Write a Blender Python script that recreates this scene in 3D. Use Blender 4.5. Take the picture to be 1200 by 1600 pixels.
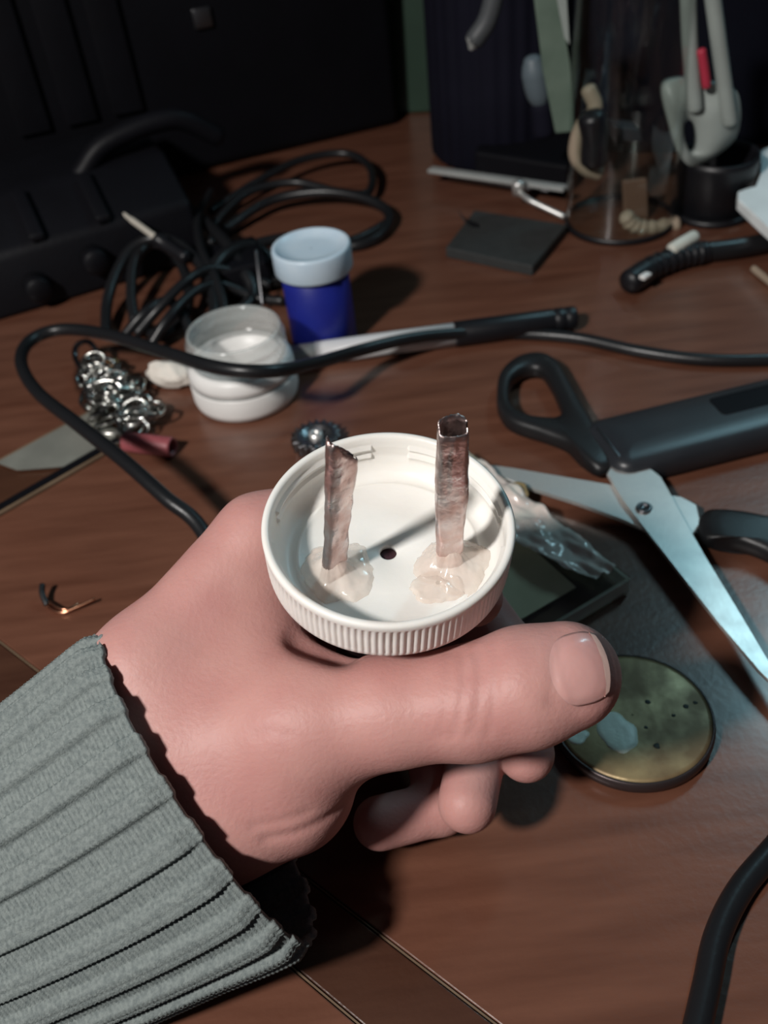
import bpy, bmesh, math, random
import numpy as np
from mathutils import Vector, Matrix, noise as mnoise

for o in list(bpy.data.objects):
    bpy.data.objects.remove(o, do_unlink=True)
scene = bpy.context.scene
COL = scene.collection
random.seed(7)
rng = np.random.default_rng(7)

# ------------------------------------------------------------------ camera
PITCH, ROLL, FPX, CAMH = math.radians(41), math.radians(7), 1500.0, 0.25
_R = np.array([1, 0, 0.]); _U = np.array([0, math.sin(PITCH), math.cos(PITCH)])
FWD = np.array([0, math.cos(PITCH), -math.sin(PITCH)])
RGT = math.cos(ROLL) * _R - math.sin(ROLL) * _U
UPV = math.sin(ROLL) * _R + math.cos(ROLL) * _U
CPOS = np.array([0, 0, CAMH])
cam_d = bpy.data.cameras.new('camera')
cam = bpy.data.objects.new('camera', cam_d)
COL.objects.link(cam)
M = Matrix.Identity(4)
for i in range(3):
    M[i][0], M[i][1], M[i][2], M[i][3] = RGT[i], UPV[i], -FWD[i], CPOS[i]
cam.matrix_world = M
cam_d.sensor_fit = 'VERTICAL'
cam_d.sensor_height = 24.0
cam_d.lens = 24.0 * FPX / 1600.0
cam_d.clip_start = 0.01
cam_d.clip_end = 20
cam_d.dof.use_dof = True
cam_d.dof.focus_distance = 0.225
cam_d.dof.aperture_fstop = 11.0
scene.camera = cam

# ------------------------------------------------------------------ world, lights, exposure
w = bpy.data.worlds.new('room_ambience')
scene.world = w
w.use_nodes = True
bg = w.node_tree.nodes['Background']
bg.inputs[0].default_value = (0.75, 0.8, 1.0, 1)
bg.inputs[1].default_value = 0.025

def area(name, loc, target, sx, sy, energy, col, shape='RECTANGLE'):
    l = bpy.data.lights.new(name, 'AREA')
    l.shape = shape
    l.size = sx
    if shape in ('RECTANGLE', 'ELLIPSE'):
        l.size_y = sy
    l.energy = energy
    l.color = col
    o = bpy.data.objects.new(name, l)
    COL.objects.link(o)
    o.location = loc
    d = Vector(target) - Vector(loc)
    o.rotation_euler = d.to_track_quat('-Z', 'Y').to_euler()
    return o

# desk lamp at the front left of the desk, and the cool glow of a screen behind on the right
area('desk_lamp_light', (-0.47, -0.25, 0.71), (0.0, 0.2, 0.04), 0.085, 0.085, 9.8, (1.0, 0.965, 0.93), 'DISK')
area('screen_light', (0.455, 0.66, 0.60), (0.12, 0.2, 0.0), 0.06, 0.18, 1.15, (0.46, 0.86, 1.0))

scene.view_settings.view_transform = 'Standard'
scene.view_settings.look = 'None'
scene.view_settings.exposure = 0.0
scene.view_settings.gamma = 1.0
scene.view_settings.use_curve_mapping = False

# ------------------------------------------------------------------ helpers
def at(x, y, z=0.0):
    d = FWD + RGT * (x - 600) / FPX - UPV * (y - 800) / FPX
    return CPOS + d * ((z - CAMH) / d[2])

def Q(x, y, d):
    """point at forward distance d (metres)"""
    return CPOS + d * (FWD + RGT * (x - 600) / FPX - UPV * (y - 800) / FPX)

# frame of the cap: X right, B away, A along the cap's axis
_E = math.radians(49.5)
AX_A = math.cos(_E) * UPV - math.sin(_E) * FWD
AX_B = math.sin(_E) * UPV + math.cos(_E) * FWD
AX_X = RGT
O_CAP = Q(607, 814, 0.22)
def cw(p):
    """cap frame millimetres -> world metres"""
    p = np.asarray(p, float) * 1e-3
    return O_CAP + p[..., 0:1] * AX_X + p[..., 1:2] * AX_B + p[..., 2:3] * AX_A
def wc(P):
    v = (np.asarray(P) - O_CAP) * 1e3
    return np.array([v @ AX_X, v @ AX_B, v @ AX_A])
def qc(x, y, d):
    return wc(Q(x, y, d * 1e-3))
def on_plane_A(x, y, a):
    d = FWD + RGT * (x - 600) / FPX - UPV * (y - 800) / FPX
    k = (a * 1e-3 - (CPOS - O_CAP) @ AX_A) / (d @ AX_A)
    return wc(CPOS + d * k)

def tag(o, label=None, cat=None, group=None, kind=None):
    if label: o['label'] = label
    if cat: o['category'] = cat
    if group: o['group'] = group
    if kind: o['kind'] = kind
    return o

def thing(name, label, cat, loc=(0, 0, 0), group=None):
    o = bpy.data.objects.new(name, None)
    o.empty_display_size = 0.01
    COL.objects.link(o)
    o.location = Vector(loc)
    tag(o, label, cat, group)
    return o

def link(name, me, m, parent=None, smooth=True):
    """mesh data given in world space; parented keeping its place"""
    if m is not None:
        me.materials.clear(); me.materials.append(m)
    if smooth:
        me.polygons.foreach_set('use_smooth', [True] * len(me.polygons))
    o = bpy.data.objects.new(name, me)
    COL.objects.link(o)
    if parent is not None:
        o.parent = parent
        off = Vector((0, 0, 0)); p = parent
        while p is not None:
            off += p.location; p = p.parent
        me.transform(Matrix.Translation(-off))
    me.update()
    return o

def root_mesh(name, me, m, label, cat, loc, group=None, smooth=True):
    o = link(name, me, m, None, smooth)
    me.transform(Matrix.Translation(-Vector(loc)))
    o.location = Vector(loc)
    tag(o, label, cat, group)
    return o

def mesh_np(name, V, Fq):
    V = np.ascontiguousarray(V, np.float32); Fq = np.ascontiguousarray(Fq, np.int32)
    me = bpy.data.meshes.new(name)
    n = Fq.shape[1]
    me.vertices.add(len(V)); me.vertices.foreach_set('co', V.ravel())
    me.loops.add(Fq.size); me.loops.foreach_set('vertex_index', Fq.ravel())
    me.polygons.add(len(Fq))
    me.polygons.foreach_set('loop_start', np.arange(0, Fq.size, n, dtype=np.int32))
    me.polygons.foreach_set('loop_total', np.full(len(Fq), n, np.int32))
    me.update(calc_edges=True); me.validate()
    return me

def grid_mesh(name, P, wrap_u=True, wrap_v=False):
    """P[v,u,3]; quads"""
    nv, nu = P.shape[:2]
    idx = np.arange(nv * nu).reshape(nv, nu)
    a = idx if wrap_v else idx[:-1]
    b = np.roll(idx, -1, 0) if wrap_v else idx[1:]
    if wrap_u:
        f = np.stack([a, np.roll(a, -1, 1), np.roll(b, -1, 1), b], -1)
    else:
        f = np.stack([a[:, :-1], a[:, 1:], b[:, 1:], b[:, :-1]], -1)
    return mesh_np(name, P.reshape(-1, 3), f.reshape(-1, 4))

def from_bm(bm, name):
    bmesh.ops.recalc_face_normals(bm, faces=bm.faces)
    me = bpy.data.meshes.new(name); bm.to_mesh(me); bm.free()
    return me

def spline(pts, n=12, closed=False):
    P = np.asarray(pts, float); out = []
    N = len(P)
    rngi = range(N) if closed else range(N - 1)
    for i in rngi:
        if closed:
            p0, p1, p2, p3 = P[(i - 1) % N], P[i], P[(i + 1) % N], P[(i + 2) % N]
        else:
            p0 = P[i - 1] if i > 0 else 2 * P[0] - P[1]
            p1, p2 = P[i], P[i + 1]
            p3 = P[i + 2] if i + 2 < N else 2 * P[-1] - P[-2]
        for k in range(n):
            t = k / n
            out.append(0.5 * ((2 * p1) + (-p0 + p2) * t + (2 * p0 - 5 * p1 + 4 * p2 - p3) * t * t + (-p0 + 3 * p1 - 3 * p2 + p3) * t ** 3))
    if not closed:
        out.append(P[-1])
    return np.array(out)

def tube(pts, r, seg=14, closed=False, flat=1.0, twist=0.0, caps=True):
    """pts Nx3 world, r scalar or N array"""
    P = np.asarray(pts, float); N = len(P)
    r = np.full(N, r, float) if np.isscalar(r) else np.asarray(r, float)
    T = np.gradient(P, axis=0) if not closed else (np.roll(P, -1, 0) - np.roll(P, 1, 0))
    T /= np.linalg.norm(T, axis=1)[:, None] + 1e-12
    up = np.array([0, 0, 1.0])
    if abs(T[0] @ up) > 0.9: up = np.array([1.0, 0, 0])
    n = up - (up @ T[0]) * T[0]; n /= np.linalg.norm(n)
    rings = []
    for i in range(N):
        n = n - (n @ T[i]) * T[i]; n /= np.linalg.norm(n) + 1e-12
        b = np.cross(T[i], n)
        th = np.linspace(0, 2 * np.pi, seg, endpoint=False)
        rings.append(P[i] + r[i] * (np.cos(th)[:, None] * n * flat + np.sin(th)[:, None] * b))
    R = np.array(rings)
    if caps and not closed:
        # rounded ends
        def capr(i, s):
            c = P[i]; out = []
            for f, k in ((0.92, 0.38), (0.71, 0.71), (0.38, 0.92), (0.02, 1.0)):
                out.append(c + (R[i] - c) * f + s * T[i] * r[i] * k * 0.6)
            return np.array(out)
        R = np.concatenate([capr(0, -1)[::-1], R, capr(N - 1, 1)])
    return grid_mesh('tube', R, True, closed)

def lathe(prof, seg=64, center=(0, 0, 0), X=None, Y=None, Z=None, closed=True, rmod=None):
    """prof: list of (r, h)"""
    X = np.array([1, 0, 0.]) if X is None else X
    Y = np.array([0, 1, 0.]) if Y is None else Y
    Z = np.array([0, 0, 1.]) if Z is None else Z
    th = np.linspace(0, 2 * np.pi, seg, endpoint=False)
    rows = []
    for i, (r, h) in enumerate(prof):
        rr = np.full(seg, r) if rmod is None else rmod(i, r, h, th)
        rows.append(np.asarray(center) + rr[:, None] * (np.cos(th)[:, None] * X + np.sin(th)[:, None] * Y) + h * Z)
    return grid_mesh('lathe', np.array(rows), True, closed)

def box_bm(corners8=None):
    bm = bmesh.new()
    vs = [bm.verts.new(c) for c in corners8]
    for f in ((0, 1, 2, 3), (7, 6, 5, 4), (0, 4, 5, 1), (1, 5, 6, 2), (2, 6, 7, 3), (3, 7, 4, 0)):
        bm.faces.new([vs[i] for i in f])
    return bm

def prism(poly, h0, h1, bevel=0.0, seg=2, up=np.array([0, 0, 1.0])):
    """poly: world points (z taken as given) extruded along up between h0 and h1"""
    bm = bmesh.new()
    lo = [bm.verts.new(np.asarray(p) + up * h0) for p in poly]
    hi = [bm.verts.new(np.asarray(p) + up * h1) for p in poly]
    n = len(poly)
    bm.faces.new(lo[::-1]); bm.faces.new(hi)
    for i in range(n):
        bm.faces.new([lo[i], lo[(i + 1) % n], hi[(i + 1) % n], hi[i]])
    if bevel > 0:
        bmesh.ops.bevel(bm, geom=list(bm.edges), offset=bevel, segments=seg, affect='EDGES', profile=0.5)
    return from_bm(bm, 'prism')

def obox(c, ux, uy, uz, lx, ly, lz, bevel=0.0, seg=3):
    """oriented box: centre of the base c, half sizes along ux, uy, height lz"""
    c, ux, uy, uz = map(lambda v: np.asarray(v, float), (c, ux, uy, uz))
    poly = [c - ux * lx - uy * ly, c + ux * lx - uy * ly, c + ux * lx + uy * ly, c - ux * lx + uy * ly]
    return prism(poly, 0, lz, bevel, seg, uz)

# ------------------------------------------------------------------ materials
def mat(name, col, rough=0.5, metal=0.0, col2=None, nscale=40.0, bump=0.0, bscale=200.0, trans=0.0, ior=1.45,
        sss=0.0, sssr=(1, .35, .2), ssss=0.003, coat=0.0, spec=0.5, rough2=None, stretch=None, detail=4.0, cfac=(0.35, 0.65), alpha=1.0):
    m = bpy.data.materials.new(name)
    m.use_nodes = True
    nt = m.node_tree; N = nt.nodes; L = nt.links
    b = N['Principled BSDF']
    b.inputs['Base Color'].default_value = (*col, 1)
    b.inputs['Roughness'].default_value = rough
    b.inputs['Metallic'].default_value = metal
    b.inputs['IOR'].default_value = ior
    b.inputs['Transmission Weight'].default_value = trans
    b.inputs['Specular IOR Level'].default_value = spec
    b.inputs['Coat Weight'].default_value = coat
    b.inputs['Alpha'].default_value = alpha
    if coat: b.inputs['Coat Roughness'].default_value = 0.17
    if sss:
        b.inputs['Subsurface Weight'].default_value = sss
        b.inputs['Subsurface Radius'].default_value = sssr
        b.inputs['Subsurface Scale'].default_value = ssss
    tc = N.new('ShaderNodeTexCoord')
    src = tc.outputs['Object']
    if stretch is not None:
        mp = N.new('ShaderNodeMapping')
        mp.inputs['Rotation'].default_value = stretch[0]
        mp.inputs['Scale'].default_value = stretch[1]
        L.new(src, mp.inputs['Vector']); src = mp.outputs['Vector']
    nz = N.new('ShaderNodeTexNoise')
    nz.inputs['Scale'].default_value = nscale
    nz.inputs['Detail'].default_value = detail
    L.new(src, nz.inputs['Vector'])
    rp = N.new('ShaderNodeMapRange')
    rp.inputs['From Min'].default_value = cfac[0]; rp.inputs['From Max'].default_value = cfac[1]
    L.new(nz.outputs['Fac'], rp.inputs['Value'])
    c2 = col2 if col2 is not None else tuple(min(1, c * 0.86) for c in col)
    mx = N.new('ShaderNodeMix'); mx.data_type = 'RGBA'
    mx.inputs['A'].default_value = (*col, 1); mx.inputs['B'].default_value = (*c2, 1)
    L.new(rp.outputs['Result'], mx.inputs['Factor'])
    L.new(mx.outputs['Result'], b.inputs['Base Color'])
    if rough2 is not None:
        rr = N.new('ShaderNodeMapRange')
        rr.inputs['From Min'].default_value = 0.3; rr.inputs['From Max'].default_value = 0.7
        rr.inputs['To Min'].default_value = rough; rr.inputs['To Max'].default_value = rough2
        L.new(nz.outputs['Fac'], rr.inputs['Value']); L.new(rr.outputs['Result'], b.inputs['Roughness'])
    if bump > 0:
        n2 = N.new('ShaderNodeTexNoise')
        n2.inputs['Scale'].default_value = bscale; n2.inputs['Detail'].default_value = 3
        L.new(tc.outputs['Object'], n2.inputs['Vector'])
        bp = N.new('ShaderNodeBump'); bp.inputs['Strength'].default_value = 1.0
        bp.inputs['Distance'].default_value = bump
        L.new(n2.outputs['Fac'], bp.inputs['Height']); L.new(bp.outputs['Normal'], b.inputs['Normal'])
    return m

def clear_mat(name, tint=(0.95, 0.97, 0.96), refl=0.06, rough=0.05, bump=0.0, bscale=120):
    """thin clear sheet: see-through with a glossy surface"""
    m = bpy.data.materials.new(name); m.use_nodes = True
    nt = m.node_tree; N = nt.nodes; L = nt.links
    N.remove(N['Principled BSDF'])
    out = N['Material Output']
    tr = N.new('ShaderNodeBsdfTransparent'); tr.inputs[0].default_value = (*tint, 1)
    gl = N.new('ShaderNodeBsdfGlossy'); gl.inputs['Roughness'].default_value = rough
    gl.inputs['Color'].default_value = (1, 1, 1, 1)
    fr = N.new('ShaderNodeLayerWeight'); fr.inputs['Blend'].default_value = 0.5
    pw = N.new('ShaderNodeMath'); pw.operation = 'POWER'; pw.inputs[1].default_value = 4.0
    L.new(fr.outputs['Facing'], pw.inputs[0])
    ad = N.new('ShaderNodeMath'); ad.operation = 'MULTIPLY_ADD'; ad.inputs[1].default_value = 0.55; ad.inputs[2].default_value = refl; ad.use_clamp = True
    L.new(pw.outputs[0], ad.inputs[0])
    mx = N.new('ShaderNodeMixShader')
    L.new(ad.outputs[0], mx.inputs[0]); L.new(tr.outputs[0], mx.inputs[1]); L.new(gl.outputs[0], mx.inputs[2])
    L.new(mx.outputs[0], out.inputs['Surface'])
    if bump > 0:
        tc = N.new('ShaderNodeTexCoord'); nz = N.new('ShaderNodeTexNoise'); nz.inputs['Scale'].default_value = bscale
        L.new(tc.outputs['Object'], nz.inputs['Vector'])
        bp = N.new('ShaderNodeBump'); bp.inputs['Distance'].default_value = bump
        L.new(nz.outputs['Fac'], bp.inputs['Height'])
        L.new(bp.outputs['Normal'], gl.inputs['Normal']); L.new(bp.outputs['Normal'], fr.inputs['Normal'])
    return m

# table frame: e1 runs along the front inlay line, e2 across it
a0, a1 = at(0, 1000), at(780, 1600)
E1 = (a1 - a0) / np.linalg.norm(a1 - a0)
E2 = np.array([-E1[1], E1[0], 0.0])
if E2[1] < 0: E2 = -E2
b0, b1 = at(0, 832), at(195, 708)
bm_ = 0.5 * (b0 + b1)
s_b = (bm_ - a0) @ E1                   # the left inlay line sits at this s
K = a0 + E1 * s_b                       # inner corner of the panel
TA = math.atan2(E1[1], E1[0])
def tp(s, t, z=0.0):
    return K + E1 * s + E2 * t + np.array([0, 0, z])
def st(P):
    v = np.asarray(P) - K
    return v @ E1, v @ E2

WOODROT = ((0, 0, -TA), (1.2, 9.0, 6.0))
def wood(name, c1, c2, rough=0.3, bump=0.00012):
    return mat(name, c1, rough, 0, c2, 14.0, bump, 420.0, stretch=WOODROT, detail=6, coat=0.35, cfac=(0.3, 0.7), spec=0.5)
M_wood = wood('table_veneer', (0.150, 0.062, 0.038), (0.096, 0.037, 0.022), 0.34, 0.00008)
M_wood_b = wood('table_band', (0.070, 0.030, 0.018), (0.045, 0.018, 0.011))
M_line = mat('inlay_line', (0.19, 0.13, 0.085), 0.45, col2=(0.12, 0.08, 0.05))
M_skin = mat('skin', (0.515, 0.275, 0.245), 0.50, 0, (0.455, 0.215, 0.195), 60.0, 0.00012, 900.0, sss=0.25, ssss=0.004, cfac=(0.3, 0.7), spec=0.36)
M_nail = mat('nail', (0.54, 0.30, 0.275), 0.34, 0, (0.52, 0.27, 0.25), 60.0, 0.00005, 500.0, sss=0.2, ssss=0.002, spec=0.5, coat=0.3)
M_nail_tip = mat('nail_edge', (0.70, 0.47, 0.41), 0.3, 0, None, 60.0)
M_knit = mat('grey_knit', (0.205, 0.232, 0.225), 0.95, 0, (0.145, 0.168, 0.166), 900.0, 0.0002, 2500.0, spec=0.1, detail=2)
M_cap = mat('white_cap_plastic', (0.83, 0.81, 0.77), 0.38, 0, (0.80, 0.775, 0.73), 60.0, 0.00005, 500.0, sss=0.15, sssr=(1, .8, .6), ssss=0.002)
M_metal = mat('bent_tin_sheet', (0.74, 0.66, 0.65), 0.24, 1.0, (0.62, 0.42, 0.38), 160.0, 0.00035, 420.0, rough2=0.5)  # copper-pink patches paint in the warm reflection on the silvery sheet
M_glue = mat('hot_glue', (0.90, 0.80, 0.71), 0.12, 0, (0.86, 0.70, 0.60), 160.0, 0.0004, 260.0, coat=1.0, alpha=0.45)
M_body = mat('dark_plum_plastic', (0.05, 0.02, 0.025), 0.4)
M_blackcord = mat('black_cord_rubber', (0.010, 0.0105, 0.012), 0.36, bump=0.00006, bscale=700, spec=0.5)
M_blackpl = mat('black_plastic', (0.008, 0.008, 0.010), 0.40, 0, (0.006, 0.006, 0.008), 90, 0.00005, 1500)
M_blackmatte = mat('black_matte_plastic', (0.004, 0.004, 0.006), 0.65, 0, (0.003, 0.003, 0.0045), 20, 0.0001, 300, spec=0.15)
M_handle = mat('black_handle_plastic', (0.012, 0.012, 0.013), 0.40, 0, (0.010, 0.010, 0.011), 90, 0.00008, 1800)
M_steel = mat('scissor_steel', (0.74, 0.73, 0.70), 0.36, 0.72, (0.66, 0.65, 0.63), 130, 0.00003, 900, rough2=0.42)
M_darksteel = mat('dark_steel', (0.20, 0.20, 0.21), 0.35, 1.0)
M_white = mat('white_plastic', (0.78, 0.77, 0.75), 0.4, 0, (0.72, 0.71, 0.69), 60)
M_whitelid = mat('translucent_white_lid', (0.54, 0.64, 0.72), 0.35, 0, (0.48, 0.60, 0.70), 60, sss=0.3, sssr=(1, 1, 1), ssss=0.004)
M_blue = mat('cobalt_blue_plastic', (0.012, 0.020, 0.22), 0.4, 0, (0.010, 0.016, 0.19), 60)
M_pen = mat('pen_barrel', (0.62, 0.62, 0.62), 0.35, 0, (0.56, 0.56, 0.57), 60)
M_pengrey = mat('pen_grey_end', (0.34, 0.35, 0.34), 0.4)
M_glass = mat('clear_jar_glass', (0.66, 0.69, 0.67), 0.10, 0, (0.60, 0.63, 0.61), 80, coat=1.0, alpha=0.38)
M_glass_thin = clear_mat('container_glass', (0.94, 0.96, 0.95), 0.03, 0.06)
M_acryl = clear_mat('clear_acrylic', (0.90, 0.90, 0.87), 0.06, 0.12, 0.0003, 60)
M_film = mat('crinkled_film', (0.86, 0.72, 0.66), 0.22, 0, (0.74, 0.72, 0.66), 120, 0.0006, 120, alpha=0.6, coat=0.5)  # pinkish white base colour carries the clear film's reflected highlights
M_edge = mat('clear_edge', (0.80, 0.84, 0.78), 0.25, alpha=0.5)
M_card = mat('olive_card', (0.74, 0.68, 0.54), 0.6, 0, (0.64, 0.59, 0.46), 90)
M_brass = mat('tarnished_brass', (0.33, 0.25, 0.13), 0.36, 0.4, (0.17, 0.115, 0.06), 85, 0.0001, 300, rough2=0.55)
M_discrim = mat('dark_disc_rim', (0.06, 0.045, 0.045), 0.35, 0.6)
M_pale_spot = mat('pale_green_spot', (0.80, 0.88, 0.79), 0.4, 0, (0.72, 0.82, 0.71), 120, 0.0002, 400)
M_dot = mat('dark_speck', (0.02, 0.025, 0.02), 0.6)
M_chain = mat('silver_wire', (0.58, 0.58, 0.55), 0.22, 1.0, (0.35, 0.35, 0.33), 300)
M_cotton = mat('cotton_white', (0.74, 0.69, 0.62), 0.9, 0, (0.66, 0.61, 0.55), 120, 0.0008, 300, spec=0.1)
M_pink = mat('pink_rubber', (0.30, 0.075, 0.085), 0.5, 0, (0.25, 0.06, 0.07), 100)
M_orange = mat('orange_bead', (0.62, 0.33, 0.12), 0.4)
M_copper = mat('bare_copper', (0.85, 0.42, 0.26), 0.25, 1.0)
M_ochre = mat('ochre_tape', (0.36, 0.25, 0.11), 0.6)
M_grey = mat('grey_reflection', (0.20, 0.20, 0.175), 0.35, 0, (0.16, 0.16, 0.14), 60, coat=0.3)  # grey of the reflection painted onto the clear ruler
M_darkgreen = mat('dark_green_board', (0.012, 0.035, 0.020), 0.5)
M_palegreen = mat('pale_green_plastic', (0.13, 0.175, 0.14), 0.45, 0, (0.10, 0.14, 0.11), 60)
M_offwhite = mat('grey_white_plastic', (0.30, 0.335, 0.315), 0.45)
M_cream = mat('cream_plastic', (0.34, 0.27, 0.20), 0.5)
M_brown = mat('brown_card', (0.16, 0.09, 0.06), 0.6)
M_wall = mat('dark_wall', (0.012, 0.013, 0.024), 0.9)
M_dev = mat('device_black', (0.005, 0.005, 0.007), 0.5, 0, (0.004, 0.004, 0.0055), 40, 0.0001, 300, spec=0.2)
M_navy = mat('navy_cloth', (0.006, 0.006, 0.013), 0.8, spec=0.15)
M_red = mat('red_plastic', (0.42, 0.03, 0.06), 0.5)
M_phone = mat('dark_grey_case', (0.022, 0.024, 0.028), 0.36, 0, (0.018, 0.020, 0.024), 60, 0.00005, 1400)

# ------------------------------------------------------------------ setting
def struct(name, me, m):
    o = link(name, me, m, None, False); o['kind'] = 'structure'; return o
struct('wall_back', obox((0.1, 1.95, -0.75), (1, 0, 0), (0, 1, 0), (0, 0, 1), 2.2, 0.04, 2.6), M_wall)
struct('floor', obox((0.1, 0.3, -0.78), (1, 0, 0), (0, 1, 0), (0, 0, 1), 2.2, 1.6, 0.03), M_blackmatte)

# ------------------------------------------------------------------ desk
desk = thing('desk', 'dark red-brown varnished wooden desk with inlaid border lines', 'desk', (K[0], K[1], 0))
sA2 = -st(at(515, 1557))[1]            # distance of the second front line
lw = 0.0008
band = max(0.012, sA2)
def slab(name, s0, s1, t0, t1, m, top=0.0, th=0.02):
    g = 0.00015
    me = prism([tp(s0 + g, t0 + g), tp(s1 - g, t0 + g), tp(s1 - g, t1 - g), tp(s0 + g, t1 - g)], top - th, top, 0.0004, 2)
    return link(name, me, m, desk, False)
S0, S_far, T_far = -0.9, 0.95, 1.12
slab('veneer_panel', S0, S_far, 0.0, T_far, M_wood)
slab('inlay_line', S0, S_far, -lw, 0.0, M_line)
slab('border_band', S0, S_far, -band, -lw, M_wood_b)
slab('inlay_line', S0, S_far, -band - lw, -band, M_line)
slab('front_board', S0, S_far, -band - 0.045, -band - lw, M_wood)
link('core_board', prism([tp(S0, -band - 0.045), tp(S_far, -band - 0.045), tp(S_far, T_far), tp(S0, T_far)], -0.045, -0.0205, 0.002), M_wood_b, desk, False)
for (s, t) in ((S0 + .05, -0.01), (S_far - .05, -0.01), (S0 + .05, T_far - .05), (S_far - .05, T_far - .05)):
    p = tp(s, t)
    link('leg', obox((p[0], p[1], -0.75), E1, E2, (0, 0, 1), 0.03, 0.03, 0.705, 0.003), M_wood_b, desk, False)

# ------------------------------------------------------------------ the home-made plug held in the hand
plug = thing('homemade_plug', 'upturned white screw cap with two bent tin prongs glued inside, held in hand', 'plug', O_CAP - AX_A * 0.0128)
def cl(prof, seg, rmod=None, closed=True):
    return lathe([(r * 1e-3, h * 1e-3) for r, h in prof], seg, O_CAP, AX_X, AX_B, AX_A, closed, rmod)
NR = 118
prof = [(2.0, -12.8), (20, -12.8), (26.6, -12.8), (28.0, -12.6), (28.6, -11.9), (28.75, -10.9), (28.8, -10.5), (28.95, -6), (29.05, -2.5), (29.05, -2.1),
        (29.1, -1.6), (29.15, -0.7), (28.9, -0.15), (28.3, 0.1), (27.6, -0.05), (27.2, -0.6), (27.05, -2.0),
        (27.0, -2.6), (26.2, -3.1), (26.2, -3.6), (26.9, -4.2), (26.9, -5.2), (26.2, -5.7), (26.2, -6.2), (26.7, -6.8), (26.4, -8.2), (25.6, -9.9), (24.2, -11.1), (22.4, -11.6),
        (22.0, -11.2), (21.2, -11.2), (20.8, -11.6), (12, -11.6), (2.4, -11.6), (2.0, -11.9)]
def ribs(i, r, h, th):
    rr = np.full(len(th), r)
    if 5 <= i <= 8:
        rr = rr - 0.00042 * (0.5 + 0.5 * np.cos(NR * th)) ** 2
    if 16 < i < 25 and r < 0.0265:     # thread ridges are interrupted
        gap = ((th * 4 / (2 * np.pi) + 0.12) % 1.0) < 0.22
        rr = np.where(gap, 0.0269, rr)
    return rr
link('cap', cl(prof, NR * 6, ribs), M_cap, plug)
bodyp = [(0.1, -12.85), (19.6, -12.85), (20.2, -13.4), (20.2, -25.0), (19.4, -26.0), (14.0, -26.4), (14.0, -70), (13.0, -72), (4.2, -72.5), (4.0, -76), (0.1, -76)]
link('body', cl(bodyp, 48, None, False), M_body, plug)

def prong(px_base, px_top, w, d, rot, slant, seed, lean=0.0, name='prong'):
    r = random.Random(seed)
    base = on_plane_A(*px_base, -11.6)
    # height so that the top shows at px_top
    lo, hi = 5.0, 70.0
    for _ in range(40):
        m_ = 0.5 * (lo + hi)
        P = cw(base + np.array([0, 0, m_]))
        v = P - CPOS; py = 800 - FPX * (v @ UPV) / (v @ FWD)
        if py > px_top: lo = m_
        else: hi = m_
    H_ = 0.5 * (lo + hi)
    cs = []
    n = 40
    for k in range(n):                  # rounded rectangle with an open seam, listed from seam to seam
        t = (k + 0.5) / n * 2 * math.pi * 0.93 + 0.25
        c, s_ = math.cos(t), math.sin(t)
        q = (abs(c) ** 3.5 + abs(s_) ** 3.5) ** (-1 / 3.5)
        cs.append((w * 0.5 * q * c, d * 0.5 * q * s_))
    cs = np.array(cs)
    ca, sa = math.cos(rot), math.sin(rot)
    nv = 26
    def wall(off):
        P = np.zeros((nv, n, 3))
        for i in range(nv):
            f = i / (nv - 1)
            tap = 1.0 + 0.10 * math.sin(f * 5 + seed) - 0.05 * f
            for k in range(n):
                x, y = cs[k] * (tap - off * 2.0 / w)
                j = 0.16 * mnoise.noise(Vector((x * 0.8 + seed, y * 0.8, f * 9))) + 0.10 * mnoise.noise(Vector((x * 3 + seed, y * 3, f * 30)))
                ht = H_ + slant(x / w, y / d) + 0.5 * mnoise.noise(Vector((k * 0.45, seed * 3.1, 0)))
                xx = x * (1 + j * 0.5); yy = y * (1 + j)
                P[i, k] = (base[0] + lean * f + ca * xx - sa * yy, base[1] + sa * xx + ca * yy, base[2] + f * ht)
        return P
    Wo = wall(0.0); Wi = wall(0.28)
    G = np.concatenate([Wo, Wi[::-1]])
    me = grid_mesh('prong', cw(G), False, True)
    return link(name, me, M_metal, plug), base, H_
pr1, base1, H1 = prong((522, 896), 692, 6.4, 3.6, 0.70, lambda x, y: -8.0 * (0.5 + x) * (x > -0.3) + 2.0, 3, 3.2)
pr2, base2, H2 = prong((702, 878), 668, 6.6, 4.0, 0.18, lambda x, y: 3.0 * (y + 0.2) + 1.0 * x - 2.2 * max(0, x), 11, -1.5)

def glue(base, rx, ry, h, seed, dx=0, dy=0):
    nu, nv = 72, 22
    P = np.zeros((nv, nu, 3))
    for i in range(nv):
        f = i / (nv - 1)
        for k in range(nu):
            t = 2 * math.pi * k / nu
            wob = 1 + 0.25 * mnoise.noise(Vector((math.cos(t) * 1.3 + seed, math.sin(t) * 1.3, 0))) + 0.08 * mnoise.noise(Vector((math.cos(t) * 5 + seed, math.sin(t) * 5, f * 4)))
            rad = (1 - f) ** 0.8
            hh = h * (f ** 2.2) + 0.5 * mnoise.noise(Vector((math.cos(t) * 2 * rad + seed, math.sin(t) * 2 * rad, 3))) * (1 - abs(2 * f - 1)) + 0.9 * min(1, f * 6)
            x, y = (rx * rad + 0.6) * math.cos(t) * wob, (ry * rad + 0.6) * math.sin(t) * wob
            P[i, k] = (base[0] + dx * (1 - f) + x, base[1] + dy * (1 - f) + y, -11.55 + hh)
    q = np.hypot(P[..., 0], P[..., 1]); over = q > 24.6
    sc = np.where(over, 24.6 / q, 1.0)
    P[..., 0] *= sc; P[..., 1] *= sc
    return link('glue', grid_mesh('glue', cw(P), True, False), M_glue, plug)
glue(base1, 7.5, 8.5, 6.5, 1.7, 1.0, 0.5)
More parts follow.
